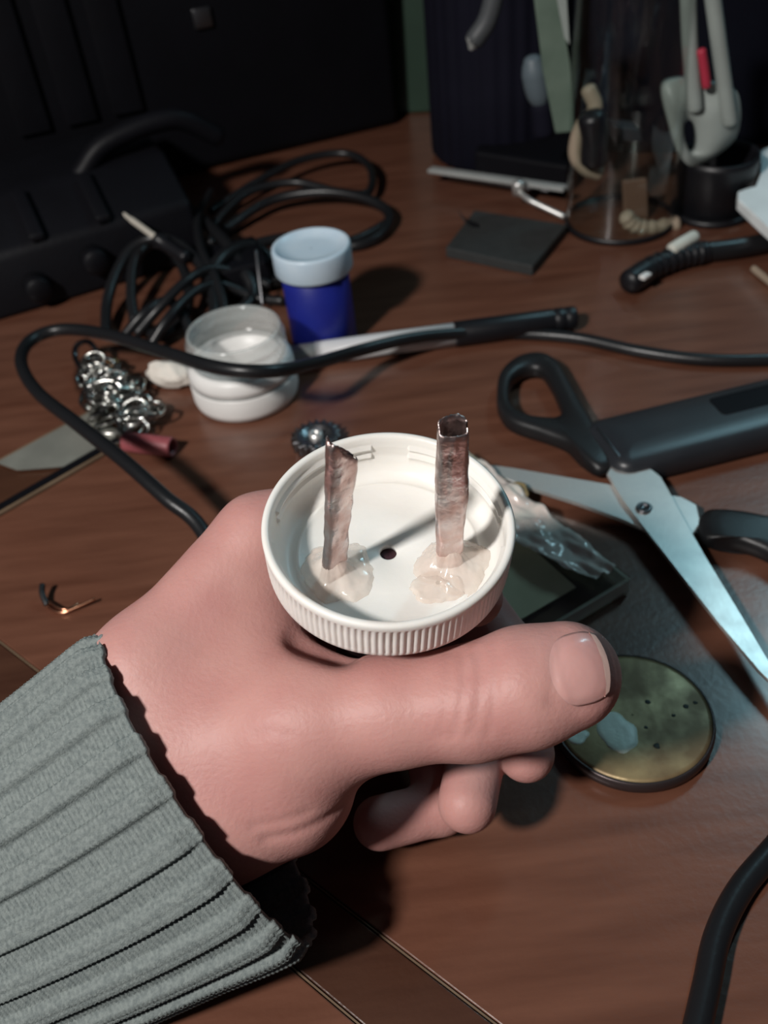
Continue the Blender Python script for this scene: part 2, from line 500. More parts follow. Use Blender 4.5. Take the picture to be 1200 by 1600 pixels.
glue(base2, 8.5, 8.0, 6.0, 5.2, 1.0, -1.0)
glue(np.array([base2[0] - 3.0, base2[1] - 7.5, 0]), 6.0, 4.0, 1.0, 9.1)

# ------------------------------------------------------------------ the hand (one continuous surface)
def sdf_at(D, lo, vox, p):
    g = (np.asarray(p) - lo) / vox
    i = np.clip(np.floor(g).astype(int), 0, np.array(D.shape) - 2); f = np.clip(g - i, 0, 1)
    v = 0
    for a in (0, 1):
        for b in (0, 1):
            for c in (0, 1):
                v += D[i[0] + a, i[1] + b, i[2] + c] * (f[0] if a else 1 - f[0]) * (f[1] if b else 1 - f[1]) * (f[2] if c else 1 - f[2])
    return v
def hit_in(D, lo, vox, px, py, d0=190.0):
    """point of the hand's surface met by the line through a pixel"""
    d = d0
    for _ in range(80):
        p = qc(px, py, d); s_ = sdf_at(D, lo, vox, p)
        if s_ < 0.02: break
        d += max(0.05, s_ * 0.9)
    return p
def build_hand():
    vox = 0.75
    lo = np.array([-122.0, -88.0, -112.0]); hi = np.array([66.0, 48.0, 8.0])
    n = ((hi - lo) / vox).astype(int) + 1
    ax = [lo[i] + vox * np.arange(n[i], dtype=np.float32) for i in range(3)]
    X, Bq, Aq = [g.astype(np.float32) for g in np.meshgrid(*ax, indexing='ij', sparse=True)]

    def cone(a, b, ra, rb):
        a = np.asarray(a, np.float32); b = np.asarray(b, np.float32)
        ab = b - a; L2 = float(ab @ ab) + 1e-6
        px, py, pz = X - a[0], Bq - a[1], Aq - a[2]
        t = (px * ab[0] + py * ab[1] + pz * ab[2]) / L2
        np.clip(t, 0, 1, out=t)
        d = np.sqrt((px - t * ab[0]) ** 2 + (py - t * ab[1]) ** 2 + (pz - t * ab[2]) ** 2)
        return d - (ra + (rb - ra) * t)
    def smin(a, b, k):
        h = np.maximum(k - np.abs(a - b), 0) / k
        return np.minimum(a, b) - h * h * k * 0.25
    def chain(pts, k=2.0):
        d = None
        for (a, ra), (b, rb) in zip(pts[:-1], pts[1:]):
            c = cone(a, b, ra, rb)
            d = c if d is None else smin(d, c, k)
        return d
    V = lambda *p: np.array(p, float)
    # anchors
    imcp = qc(404, 838, 250)
    wr_d = qc(226, 1045, 240)           # wrist, back-of-hand side
    wr_m = qc(262, 1170, 241)           # wrist centre
    wr_p = qc(338, 1262, 236)           # wrist, heel of the hand
    fore_d = qc(70, 1205, 256); fore_m = qc(95, 1305, 258); fore_p = qc(170, 1395, 256)
    tmcp = qc(478, 1128, 229)
    tip_j = qc(738, 1098, 219); t_end = qc(884, 1056, 216)
    # palm and back of the hand
    d = cone(wr_d, imcp, 12.5, 10.6)
    k = 11.0
    mmcp, rmcp, pmcp = V(-40, 12, -40), V(-43, 1, -56), V(-44, -11, -70)
    d = smin(d, cone(wr_m + V(0, 4, -6), mmcp, 17, 11.5), k)
    d = smin(d, cone(wr_m + V(0, 2, -12), rmcp, 16, 11), k)
    d = smin(d, cone(wr_p + V(0, 4, -12), pmcp, 15, 10.5), k)
    d = smin(d, cone(wr_m, qc(418, 990, 249), 17, 10.0), k)      # web between thumb and index
    d = smin(d, cone(qc(330, 1050, 243), qc(425, 905, 252), 12, 9), k)
    d = smin(d, cone(wr_p, qc(442, 1222, 236), 17.5, 18.0), k)   # ball of the thumb
    d = smin(d, cone(wr_m, tmcp, 18, 14.0), k)                   # thumb metacarpal
    d = smin(d, cone(qc(425, 1062, 241), qc(520, 1112, 236), 11, 10.5), k)
    for p, q_, r1, r2 in ((wr_d, fore_d, 12.5, 13), (wr_m, fore_m, 17, 16), (wr_p, fore_p, 14.5, 13)):
        d = smin(d, cone(p, q_, r1, r2), 9)
    # thumb
    th = chain([(tmcp, 14.2), (0.5 * (tmcp + tip_j) + V(0, 0, 0.3), 12.6), (tip_j, 12.9)], 4)
    th = smin(th, chain([(tip_j, 12.8), (qc(820, 1074, 217), 13.2), (t_end, 12.3)], 4), 3)
    d = smin(d, th, 9)
    # fingers
    idx = [(imcp, 10.2), (V(-10, 27, -24), 9.2), (V(15, 22, -27), 8.6), (V(21.5, 0, -30), 7.6)]
    mid = [(mmcp, 10.4), (V(-16, 31, -46), 9.4), (V(17, 27, -54), 8.9), (V(34, 2, -60), 8.2), (qc(822, 1178, 257), 7.6)]
    rin = [(rmcp, 10.2), (V(-18, 27, -63), 9.1), (V(14, 22, -70), 8.6), (V(27, -10, -72), 8.0), (qc(730, 1255, 250), 7.7)]
    pin = [(pmcp, 9.4), (V(-22, 18, -78), 8.2), (V(8, 14, -83), 7.8), (qc(690, 1262, 266), 7.2), (qc(594, 1286, 262), 7.4)]
    fd = None
    for f in (idx, mid, rin, pin):
        d = smin(d, cone(f[0][0], f[1][0], f[0][1], f[1][1]), 5)
        c = chain(f[1:], 2.5)
        fd = c if fd is None else smin(fd, c, 0.9)
    d = smin(d, fd, 1.0)
    # creases: soft grooves following lines on the skin
    def groove(pts, depth, wdt):
        nonlocal d
        m_ = None
        for a, b in zip(pts[:-1], pts[1:]):
            c = cone(a, b, 0, 0)
            m_ = c if m_ is None else np.minimum(m_, c)
        d = d + depth * np.exp(-(m_ / wdt) ** 2)
    def surf(px, py): return hit_in(d, lo, vox, px, py)
    lines = []
    for (x0, bow, dep) in ((700, 10, 0.34), (722, 16, 0.62), (748, 16, 0.60), (772, 10, 0.36)):
        lines.append(([surf(x0 + bow * math.cos(a) - bow - 7 * math.sin(a), 1085 + 72 * math.sin(a)) for a in np.linspace(-1.2, 1.2, 9)], dep, 1.15))
    lines.append(([surf(415, 1312), surf(455, 1304), surf(495, 1288), surf(530, 1266)], 0.7, 1.3))
    lines.append(([surf(395, 1292), surf(440, 1284), surf(480, 1270)], 0.4, 1.2))
    lines.append(([surf(400, 1150), surf(430, 1140), surf(452, 1152)], 0.25, 1.2))
    lines.append(([surf(862, 1096), surf(866, 1040), surf(880, 985)], 0.35, 1.5))      # fold at the nail's root
    lines.append(([surf(862, 1100), surf(900, 1110), surf(935, 1100)], 0.35, 1.4))
    for l_ in lines: groove(*l_)
    # contact with the thing held
    rad = np.sqrt(X * X + Bq * Bq)
    body = np.maximum(rad - 14.1, -80 - Aq)
    body = np.minimum(body, np.maximum(rad - 20.4, -26.5 - Aq))
    d = np.maximum(d, -body)
    d = np.maximum(d, -np.maximum(np.sqrt((X + 5.0) ** 2 + Bq * Bq) - 21.5, -25.5 - Aq))
    gap = None                                        # hollow under the cap's edge where the dark collar shows
    for x_, y_ in ((480, 984), (506, 993), (532, 1001)):
        c = cone(qc(x_, y_, 196), qc(x_, y_, 232), 6.0, 6.0)
        gap = c if gap is None else smin(gap, c, 2.0)
    h_ = np.maximum(2.0 - np.abs(d + gap), 0) / 2.0
    d = np.maximum(d, -gap) + h_ * h_ * 0.5
    capd = np.maximum(rad - 29.4, -13.1 - Aq)
    d = np.maximum(d, -capd)
    return d, lo, vox

def surface_nets(d, lo, vox):
    ins = d < 0
    nx, ny, nz = d.shape
    cnt = np.zeros((nx - 1, ny - 1, nz - 1), np.int8)
    for i in (0, 1):
        for j in (0, 1):
            for k in (0, 1):
                cnt += ins[i:nx - 1 + i, j:ny - 1 + j, k:nz - 1 + k]
    cells = np.argwhere((cnt > 0) & (cnt < 8))
    vid = np.full(cnt.shape, -1, np.int32)
    vid[tuple(cells.T)] = np.arange(len(cells))
    acc = np.zeros((len(cells), 3)); num = np.zeros(len(cells))
    offs = [(i, j, k) for i in (0, 1) for j in (0, 1) for k in (0, 1)]
    for a in offs:
        for ax_ in range(3):
            if a[ax_] == 1: continue
            b = list(a); b[ax_] = 1
            va = d[tuple((cells + a).T)]; vb = d[tuple((cells + b).T)]
            m = (va < 0) != (vb < 0)
            t = np.where(m, va / np.where(m, va - vb, 1), 0)
            p = np.array(a, float)[None] + t[:, None] * (np.array(b) - np.array(a))[None]
            acc += np.where(m[:, None], p, 0); num += m
    V = lo + vox * (cells + acc / num[:, None])
    F = []
    for ax_ in range(3):
        o1, o2 = [(1, 2), (2, 0), (0, 1)][ax_]
        sl0 = [slice(None)] * 3; sl1 = [slice(None)] * 3
        sl0[ax_] = slice(0, -1); sl1[ax_] = slice(1, None)
        ch = ins[tuple(sl0)] != ins[tuple(sl1)]
        e = np.argwhere(ch)
        e = e[(e[:, o1] > 0) & (e[:, o2] > 0) & (e[:, o1] < d.shape[o1] - 1) & (e[:, o2] < d.shape[o2] - 1)]
        flip = ins[tuple(e.T)]
        u1 = np.zeros(3, int); u1[o1] = 1
        u2 = np.zeros(3, int); u2[o2] = 1
        q = [vid[tuple((e - u1 - u2).T)], vid[tuple((e - u2).T)], vid[tuple(e.T)], vid[tuple((e - u1).T)]]
        q = np.stack(q, 1)
        q[~flip] = q[~flip][:, ::-1]
        F.append(q)
    F = np.concatenate(F); F = F[(F >= 0).all(1)]
    return V, F

hd, hlo, hvox = build_hand()
hv, hf = surface_nets(hd, hlo, hvox)
# light smoothing of the net
def relax(V, F, it=2, lam=0.5):
    for _ in range(it):
        s = np.zeros_like(V); c = np.zeros(len(V))
        for a, b in ((0, 1), (1, 2), (2, 3), (3, 0)):
            np.add.at(s, F[:, a], V[F[:, b]]); np.add.at(s, F[:, b], V[F[:, a]])
            np.add.at(c, F[:, a], 1); np.add.at(c, F[:, b], 1)
        V = V + lam * (s / c[:, None] - V)
    return V
hv = relax(hv, hf, 3)
wristP = Q(262, 1170, 0.238)
person = thing('person', 'person in a grey knit sweater, left hand gripping the white-capped plug', 'person', wristP)
hw_ = cw(hv); hw_[:, 2] = np.maximum(hw_[:, 2], 0.0045)
hand = link('hand', mesh_np('hand', hw_, hf), M_skin, person)

def hit(px, py): return hit_in(hd, hlo, hvox, px, py)
# thumb nail: a curved plate lying on the thumb's surface
def nail_plate(pts_fn, nu, nv, lift, thick):
    ctr = np.array(qc(904, 1045, 218))
    P = np.zeros((nv, nu, 3))
    for i in range(nv):
        for k in range(nu):
            P[i, k] = pts_fn(k / (nu - 1), i / (nv - 1))
    nrm = np.cross(np.gradient(P, axis=1), np.gradient(P, axis=0))
    nrm /= np.linalg.norm(nrm, axis=2)[..., None] + 1e-9
    tocam = wc(CPOS) - ctr
    nrm *= np.sign(nrm @ tocam)[..., None]
    top = P.copy(); bot = P.copy()
    for i in range(nv):
        for k in range(nu):
            u, v = k / (nu - 1), i / (nv - 1)
            top[i, k] += nrm[i, k] * lift(u, v)
            bot[i, k] += nrm[i, k] * (lift(u, v) - thick)
    G = np.concatenate([top, bot[::-1]], 0)
    return grid_mesh('nail', cw(G), False, True)
def nail_pt(u, v):
    # u along the thumb 0 root .. 1 tip, v across; superellipse outline
    a = (u * 2 - 1); b = (v * 2 - 1)
    hw = 1.0 - 0.16 * abs(a) ** 3
    la = math.sqrt(max(0, 1 - 0.40 * b * b)) if a > 0 else math.sqrt(max(0, 1 - 0.62 * b * b))
    cx, cy = 903, 1046
    ang = math.radians(-14)
    x = a * 44 * la; y = b * 57 * hw
    return hit(cx + x * math.cos(ang) - y * math.sin(ang), cy + x * math.sin(ang) + y * math.cos(ang))
def nlift(u, v):
    e = min(u, v, 1 - v) * 6
    return 0.30 * min(1, 0.15 + e) + (0.25 * u * u)
link('thumb_nail', nail_plate(nail_pt, 30, 30, nlift, 0.8), M_nail, hand)
def nedge_pt(u, v):
    a = 0.84 + 0.20 * u; b = (v * 2 - 1)
    hw = 1.0 - 0.16 * abs(a) ** 3
    la = math.sqrt(max(0, 1 - 0.40 * b * b))
    ang = math.radians(-14)
    x = a * 44 * la; y = b * 57 * hw * 0.97
    return hit(903 + x * math.cos(ang) - y * math.sin(ang), 1046 + x * math.sin(ang) + y * math.cos(ang))
link('nail_edge', nail_plate(nedge_pt, 6, 30, lambda u, v: 0.58, 0.7), M_nail_tip, hand)

# ------------------------------------------------------------------ sleeve
def build_sleeve():
    PL, PR = qc(160, 988, 237), qc(494, 1486, 229)
    c0 = 0.5 * (PL + PR)
    dirE = qc(320 - 86 * 4, 1230 + 63 * 4, 250) - qc(320, 1230, 232)
    dirE /= np.linalg.norm(dirE)
    v1 = (PR - PL) * 0.5
    h1 = np.linalg.norm(v1)
    v1u = v1 / h1
    tocam = wc(CPOS) - c0; tocam /= np.linalg.norm(tocam)
    v2u = tocam - (tocam @ dirE) * dirE - 0 * v1u
    v2u -= (v2u @ v1u) * v1u; v2u /= np.linalg.norm(v2u)
    NRIB, SUB = 24, 24
    nu = NRIB * SUB
    Ltot = 135.0
    stp = 0.34
    ls = np.concatenate([-np.arange(14, 0, -1.0) * 1.1, [-0.2], np.arange(0.0, Ltot, stp), np.arange(Ltot, 250.0, 2.5)])
    th = np.linspace(0, 2 * np.pi, nu, endpoint=False)
    ph = (th / (2 * np.pi) * NRIB) % 1.0
    ridge = np.clip((0.30 - np.abs(ph - 0.5)) / 0.12, 0, 1); ridge = ridge * ridge * (3 - 2 * ridge)
    rowsP = []
    for l in ls:
        inner = l < 0
        s = abs(l) if inner else l
        # radius grows a little from the cuff edge to the arm; edge rolls in
        flare = 1.0 - 0.05 * math.exp(-s / 5.0) + 0.0006 * s
        thick = 1.1 if inner else 0.0
        p_st = 1.25
        ang = 2 * np.pi * s / p_st
        vee = np.abs(((ph - 0.5) / 0.30 * 2) % 1.0 - 0.5)        # two columns of v-shaped stitches on a ridge
        st_r = 0.18 * np.sin(ang + vee * 7.0) + 0.22 * (1 - np.abs(np.sin(np.pi * (ph - 0.5) / 0.15))) * -1.0
        st_v = 0.26 * np.sin(ang)
        wig = np.array([mnoise.noise(Vector((math.cos(t) * 1.4, math.sin(t) * 1.4, s * 0.02))) for t in th[::SUB]])
        wig = np.interp(th, np.append(th[::SUB], 2 * np.pi), np.append(wig, wig[0]))
        amp = 2.1 * min(1.0, 0.35 + s / 6.0)
        rel = amp * ridge + ridge * st_r + (1 - ridge) * st_v
        if inner: rel = 0.4 * rel - 1.4
        r1 = h1 * flare * (1 - 0.20 * (1 - math.exp(-s / 45.0))) + rel + 1.5 * wig * min(1, s / 25)
        r2 = 21.0 * flare + 0.06 * s * 0 + rel + 1.2 * wig * min(1, s / 25)
        edge = (0.9 * ridge if l <= 0.35 else 0)                 # scalloped edge
        # cuff opening is slanted: the near side is drawn back along the arm
        back = -3.5 * np.maximum(0, np.sin(th)) * max(0, 1 - s / 60.0)
        c = c0 + dirE * s
        cz = cw(c)[2]
        zt = 0.026 + 0.012 * math.log1p(math.exp((cz - 0.026) / 0.012))
        c = c + np.array([AX_X[2], AX_B[2], AX_A[2]]) * (zt - cz) * 1e3
        P = c + (np.cos(th) * r1)[:, None] * v1u + (np.sin(th) * r2)[:, None] * v2u + (back - edge)[:, None] * dirE
        rowsP.append(P)
    rowsP.append(np.repeat(c[None], nu, 0))
    W = cw(np.array(rowsP))
    z = W[..., 2]
    W[..., 2] = np.where(z < 0.010, 0.0012 + 0.0088 * np.exp((z - 0.010) / 0.0088), z)
    return grid_mesh('sleeve', W, True, False)
link('sweater_sleeve', build_sleeve(), M_knit, person)

# ------------------------------------------------------------------ the plug's cord
cord_px = [(1700, 470, .003), (1480, 530, .003), (1330, 556, .003), (1210, 562, .003), (1100, 562, .003), (1000, 549, .003), (900, 528, .003), (800, 521, .0032), (715, 521, .0085), (640, 529, .0145),
           (560, 548, .0200), (490, 568, .030), (420, 580, .0405), (340, 574, .0425), (250, 548, .037), (165, 522, .032), (95, 515, .030), (48, 532, .030),
           (33, 566, .031), (58, 612, .033), (120, 662, .034), (190, 717, .033), (258, 777, .029), (318, 832, .022)]
cord_pts = [at(*p) for p in cord_px] + [np.array([-0.050, 0.222, 0.010]), np.array([-0.034, 0.203, 0.0042]), np.array([-0.016, 0.186, 0.004]),
            cw(np.array([0.0, 3.0, -94.0])), cw(np.array([0.0, 0.5, -84.0])), cw(np.array([0.0, 0.0, -75.0]))]
root_mesh('power_cord', tube(spline(cord_pts, 10), 0.0029, 16), M_blackcord,
          'black power cord looping from the right edge past the jar into the hand', 'cord', at(1000, 549, 0))

# ------------------------------------------------------------------ glass jar
jc = at(387, 616)
jar = thing('glass_jar', 'small open glass jar with screw neck and thick white base', 'jar', jc)
JR = 0.0248
link('white_base', lathe([(0.0004, 0.0002), (JR * 0.88, 0.0), (JR * 0.97, 0.0012), (JR, 0.004), (JR, 0.0118), (JR * 0.985, 0.0126), (JR * 0.955, 0.0130), (JR * 0.955, 0.0136), (JR * 0.985, 0.0140),
                          (JR * 0.99, 0.016), (JR * 0.97, 0.0195), (JR * 0.90, 0.0215), (JR * 0.80, 0.0216), (JR * 0.74, 0.014), (JR * 0.66, 0.0110), (0.0004, 0.0105)], 72, jc, closed=False), M_white, jar)
link('groove_ring', lathe([(JR * 0.965, 0.0128), (JR * 0.985, 0.0128), (JR * 0.985, 0.0138), (JR * 0.965, 0.0138)], 72, jc), M_pengrey, jar)
nk = JR * 0.875
link('glass_neck', lathe([(nk, 0.0212), (nk * 1.0, 0.024), (nk * 1.05, 0.0250), (nk * 1.05, 0.0258), (nk, 0.0268), (nk, 0.0290), (nk * 1.05, 0.0300), (nk * 1.05, 0.0308), (nk, 0.0318), (nk, 0.0345),
                          (nk * 0.98, 0.0356), (nk * 0.93, 0.0358), (nk * 0.89, 0.0350), (nk * 0.87, 0.0300), (nk * 0.87, 0.0212)], 72, jc), M_glass, jar)

# ------------------------------------------------------------------ blue bottle
bc = at(508, 532)
bot = thing('paint_pot', 'small cobalt blue pot with frosted white lid standing behind the glass jar', 'pot', bc)
BR = 0.0162
link('body', lathe([(0.0004, 0.0), (BR * 0.95, 0.0), (BR, 0.0012), (BR, 0.041), (BR * 0.9, 0.042), (0.0004, 0.042)], 56, bc, closed=False), M_blue, bot)
LR = 0.0188
link('lid', lathe([(BR * 1.01, 0.0400), (LR * 0.97, 0.0397), (LR, 0.0407), (LR * 1.0, 0.0505), (LR * 0.985, 0.0518), (LR * 0.95, 0.0522), (LR * 0.88, 0.0518), (LR * 0.85, 0.0506), (LR * 0.5, 0.0500), (0.0004, 0.0500)], 64, bc, closed=False), M_whitelid, bot)

# ------------------------------------------------------------------ marker pen
p0, p1 = at(452, 558, .0058), at(900, 496, .0062)
ud = (p1 - p0) / np.linalg.norm(p1 - p0); Lp = np.linalg.norm(p1 - p0)
sp_ = np.cross(ud, [0, 0, 1]); sp_ /= np.linalg.norm(sp_); up_ = np.cross(sp_, ud)
pen = thing('marker_pen', 'white marker pen with black cap lying behind the cord', 'pen', (p0 + p1) / 2 - np.array([0, 0, .006]))
def penl(prof, m, name, seg=36, closed=False):
    return link(name, lathe(prof, seg, p0, sp_, up_, ud, closed), m, pen)
sB = Lp * 0.575
penl([(0.0002, -0.004), (0.0042, -0.0038), (0.0052, -0.0025), (0.0054, 0.0), (0.0054, 0.013)], M_pengrey, 'end_plug')
penl([(0.0053, 0.013), (0.0056, 0.0132), (0.0056, sB + 0.002), (0.004, sB + 0.0022)], M_pen, 'barrel')
penl([(0.0050, sB), (0.0060, sB), (0.0062, sB + 0.001), (0.0058, Lp - 0.012), (0.0055, Lp - 0.0115), (0.0055, Lp - 0.0105), (0.0058, Lp - 0.010), (0.0058, Lp - 0.0065), (0.0054, Lp - 0.006), (0.0054, Lp - 0.005),
      (0.0057, Lp - 0.0045), (0.0056, Lp - 0.001), (0.0050, Lp), (0.0002, Lp)], M_blackpl, 'pen_cap')

# ------------------------------------------------------------------ scissors
ZB = 0.0062
sc_ = thing('scissors', 'open steel scissors with black plastic handles lying beside the flat black case', 'scissors', at(1005, 812))
def px_poly(pts, z):
    return [at(x, y, z) for x, y in pts]
b1p = [(946, 764), (953, 752), (978, 744), (1012, 754), (1030, 768), (1042, 792), (1066, 838), (1100, 898), (1150, 982), (1216, 1092), (1222, 1118), (1180, 1072), (1120, 1000), (1060, 922), (1005, 850), (972, 806)]
link('blade', prism(px_poly(b1p, 0), ZB, ZB + 0.0016, 0.0004, 1), M_steel, sc_, False)
b2p = [(1092, 828), (1086, 800), (1062, 787), (1020, 782), (960, 770), (880, 756), (800, 742), (742, 733), (748, 742), (820, 770), (900, 796), (970, 822), (1030, 850), (1076, 852)]
b2pp = [(x, y + 7) for x, y in b2p]
link('blade', prism(px_poly(b2pp, 0), ZB - 0.0019, ZB - 0.0002, 0.0004, 1), M_steel, sc_, False)
pv = at(1006, 795, ZB + 0.0016)
link('pivot_screw', lathe([(0.0028, -0.0006), (0.0030, 0.0006), (0.0027, 0.0011), (0.0016, 0.0011), (0.0015, 0.0006), (0.0002, 0.0006)], 28, pv, closed=False), M_darksteel, sc_)
def ring_handle(outer, inner, z0, h, name):
    O2 = spline([at(x, y, 0) for x, y in outer], 8, True); I2 = spline([at(x, y, 0) for x, y in inner], 8, True)
    def resample(P, n, ref):
        # by arc angle about the hole's centre
        c = I2.mean(0); 
        a = np.arctan2(P[:, 1] - c[1], P[:, 0] - c[0]); 
        seglen = np.linalg.norm(np.roll(P, -1, 0) - P, axis=1)
        return P, a
    c = I2.mean(0); n = 120
    def ray_hit(P, ang):
        dx, dy = math.cos(ang), math.sin(ang); best = None
        Qn = np.roll(P, -1, 0)
        ex, ey = Qn[:, 0] - P[:, 0], Qn[:, 1] - P[:, 1]
        wx, wy = P[:, 0] - c[0], P[:, 1] - c[1]
        den = dx * ey - dy * ex
        den = np.where(np.abs(den) < 1e-12, 1e-12, den)
        t = (wx * ey - wy * ex) / den; s = (wx * dy - wy * dx) / den
        ok = (t > 0) & (s >= 0) & (s < 1)
        return t[ok].max() if ok.any() else 0.01
    # denser sampling along the outer outline so the shaft keeps its shape
    angs = np.sort(np.unwrap(np.arctan2(O2[:, 1] - c[1], O2[:, 0] - c[0])))
    cum = np.concatenate([[0], np.cumsum(np.linalg.norm(np.diff(np.vstack([O2, O2[:1]]), axis=0), axis=1))])
    m = 160
    tt = np.linspace(0, cum[-1], m, endpoint=False)
    Oc = np.vstack([O2, O2[:1]])
    Op = np.stack([np.interp(tt, cum, Oc[:, i]) for i in range(2)], 1)
    aa = np.arctan2(Op[:, 1] - c[1], Op[:, 0] - c[0])
    Ip = np.array([[c[0] + ray_hit(I2, a) * math.cos(a), c[1] + ray_hit(I2, a) * math.sin(a)] for a in aa])
    rows = []
    for j in range(16):
        g = j / 16 * 2 * math.pi
        f = 0.5 - 0.5 * math.copysign(abs(math.cos(g)) ** 0.75, math.cos(g))
        zz = z0 + h * (0.5 + 0.5 * math.copysign(abs(math.sin(g)) ** 0.6, math.sin(g)))
        xy = Op * (1 - f) + Ip * f
        rows.append(np.column_stack([xy, np.full(m, zz)]))
    return link(name, grid_mesh('handle', np.array(rows), True, True), M_handle, sc_)
ring_handle([(776, 640), (782, 604), (808, 580), (842, 573), (868, 584), (886, 612), (912, 660), (938, 702), (962, 742), (938, 757), (914, 744), (888, 718), (846, 700), (800, 684), (781, 664)],
            [(796, 640), (801, 615), (820, 600), (843, 600), (858, 618), (872, 648), (876, 666), (858, 674), (826, 672), (803, 660)], 0.0012, 0.0085, 'handle')
ring_handle([(1086, 836), (1100, 818), (1140, 820), (1200, 831), (1260, 828), (1320, 812), (1380, 830), (1400, 880), (1370, 930), (1300, 945), (1240, 918), (1190, 884), (1140, 866), (1098, 862)],
            [(1250, 860), (1300, 840), (1350, 850), (1368, 885), (1345, 912), (1300, 918), (1262, 895)], 0.0006, 0.0085, 'handle')

# ------------------------------------------------------------------ flat black case at the right
zc = 0.0125
c00, c01, c10 = at(930, 650, zc), at(968, 730, zc), at(1200, 588, zc)
ux = (at(1200, 672, zc) - c01); ux /= np.linalg.norm(ux)
uy = c00 - c01; uy = uy - (uy @ ux) * ux; wdt = np.linalg.norm(uy) * 1.02; uy /= np.linalg.norm(uy)
Lc = 0.125
case = thing('flat_case', 'flat dark grey plastic case with rounded end beside the scissors', 'case', c01 * [1, 1, 0])
def rrect(c, ux, uy, L, W, r, n=8):
    pts = []
    for (cx, cy, a0_) in ((r, r, math.pi), (L - r, r, 1.5 * math.pi), (L - r, W - r, 0), (r, W - r, 0.5 * math.pi)):
        for k in range(n + 1):
            a = a0_ + k / n * math.pi / 2
            pts.append(c + ux * (cx + r * math.cos(a)) + uy * (cy + r * math.sin(a)))
    return pts
def rbox(c, ux, uy, L, W, prof, r):
    """stack of rounded rectangles: prof = (inset, height)"""
    rows = []
    for ins, h in prof:
        rows.append(np.array(rrect(c + (ux + uy) * ins, ux, uy, L - 2 * ins, W - 2 * ins, max(r - ins, 0.0006))) + np.array([0, 0, h]))
    R = np.array(rows)
    R = np.concatenate([np.repeat(R[:1].mean(1, keepdims=True), R.shape[1], 1), R, np.repeat(R[-1:].mean(1, keepdims=True), R.shape[1], 1)])
    return grid_mesh('rbox', R, True, False)
cb = c01 * [1, 1, 0]
case_body = link('case_body', rbox(cb, ux, uy, Lc, wdt, [(0.002, 0.0), (0.0, 0.0012), (0.0, 0.0080), (0.0006, 0.0098), (0.0018, 0.0110), (0.0040, 0.0119), (0.0075, 0.0125), (0.0110, 0.0127)], 0.0075), M_phone, case)
link('end_slot', obox(cb + ux * 0.0034 + uy * (wdt * 0.5) + np.array([0, 0, 0.0107]), ux, uy, (0, 0, 1), 0.0005, wdt * 0.30, 0.0012, 0.0003), M_darksteel, case_body)
link('recess', rbox(cb + ux * 0.052 + uy * (wdt * 0.42), ux, uy, 0.03, wdt * 0.36, [(0.0, 0.0120), (0.0, 0.0128), (0.0008, 0.0129)], 0.002), M_blackmatte, case_body)

# ------------------------------------------------------------------ brass disc
dc = at(986, 1134, 0.0)
disc = thing('brass_disc', 'round tarnished brass disc with dark edge beneath the thumb tip', 'disc', dc)
DR = 0.0238
link('rim', lathe([(0.0003, 0.0), (DR * 0.97, 0.0), (DR * 1.02, 0.0012), (DR * 1.03, 0.0034), (DR * 1.015, 0.0049), (DR * 0.985, 0.0052), (DR * 0.985, 0.0046), (0.0003, 0.0046)], 80, dc, closed=False), M_discrim, disc)
disc_face = link('face', lathe([(DR * 0.98, 0.0046), (DR * 0.98, 0.0051), (DR * 0.93, 0.0054), (DR * 0.5, 0.0054), (0.0003, 0.0054)], 80, dc, closed=False), M_brass, disc)
def blot(c, r, h, seed, asp=1.0, n=40):
    rows = []
    for f, hh in ((1.0, 0.0), (0.96, 0.6), (0.75, 1.0), (0.4, 1.05), (0.02, 1.05)):
        ring = []
        for k in range(n):
            t = 2 * math.pi * k / n
            q = r * f * (1 + 0.35 * mnoise.noise(Vector((math.cos(t) * 1.2 + seed, math.sin(t) * 1.2, seed))))
            ring.append(c + np.array([q * math.cos(t), q * math.sin(t) * asp, h * hh]))
        rows.append(ring)
    return grid_mesh('blot', np.array(rows), True, False)
link('pale_spot', blot(at(964, 1146, .0053), 0.0056, 0.0005, 2.3, 1.25), M_pale_spot, disc_face)  # pale greenish raised blots on the brass face
link('pale_spot', blot(at(903, 1150, .0053), 0.0030, 0.0004, 5.3), M_pale_spot, disc_face)
for (x, y, r) in ((1012, 1097, .0009), (1026, 1166, .0010), (1009, 1137, .0006), (1072, 1104, .0009), (1052, 1118, .0006), (1086, 1098, .0007)):
    link('speck', blot(at(x, y, .0053), r, 0.0002, x * 0.1, 1.0, 16), M_dot, disc_face)

# ------------------------------------------------------------------ clear plastic case behind the cap
A0, A1 = at(728, 700, .008), at(986, 902, .008)
ca_ = (A1 - A0); La = np.linalg.norm(ca_); ca_ /= La
cn_ = at(862, 968, .008) - A1; cn_ -= (cn_ @ ca_) * ca_; cn_ /= np.linalg.norm(cn_)
Wa = 0.050
A0g = A0 * [1, 1, 0]
pc = thing('clear_plastic_case', 'crinkled clear plastic case lying on the desk behind the white cap', 'plastic case', A0g)
for name, z0, z1, m in (('lower_tray', 0.0003, 0.0016, M_acryl), ('lid', 0.0072, 0.0084, M_acryl)):
    link(name, prism([A0g, A0g + ca_ * La, A0g + ca_ * La + cn_ * Wa, A0g + cn_ * Wa], z0, z1, 0.0003, 1), m, pc, False)
for q0, q1, qn in ((A0g, A0g + ca_ * La, cn_), (A0g + ca_ * La, A0g + ca_ * La + cn_ * Wa, -ca_)):
    link('side_wall', prism([q0, q1, q1 + qn * 0.0012, q0 + qn * 0.0012], 0.0016, 0.0072, 0.0002, 1), M_edge, pc, False)
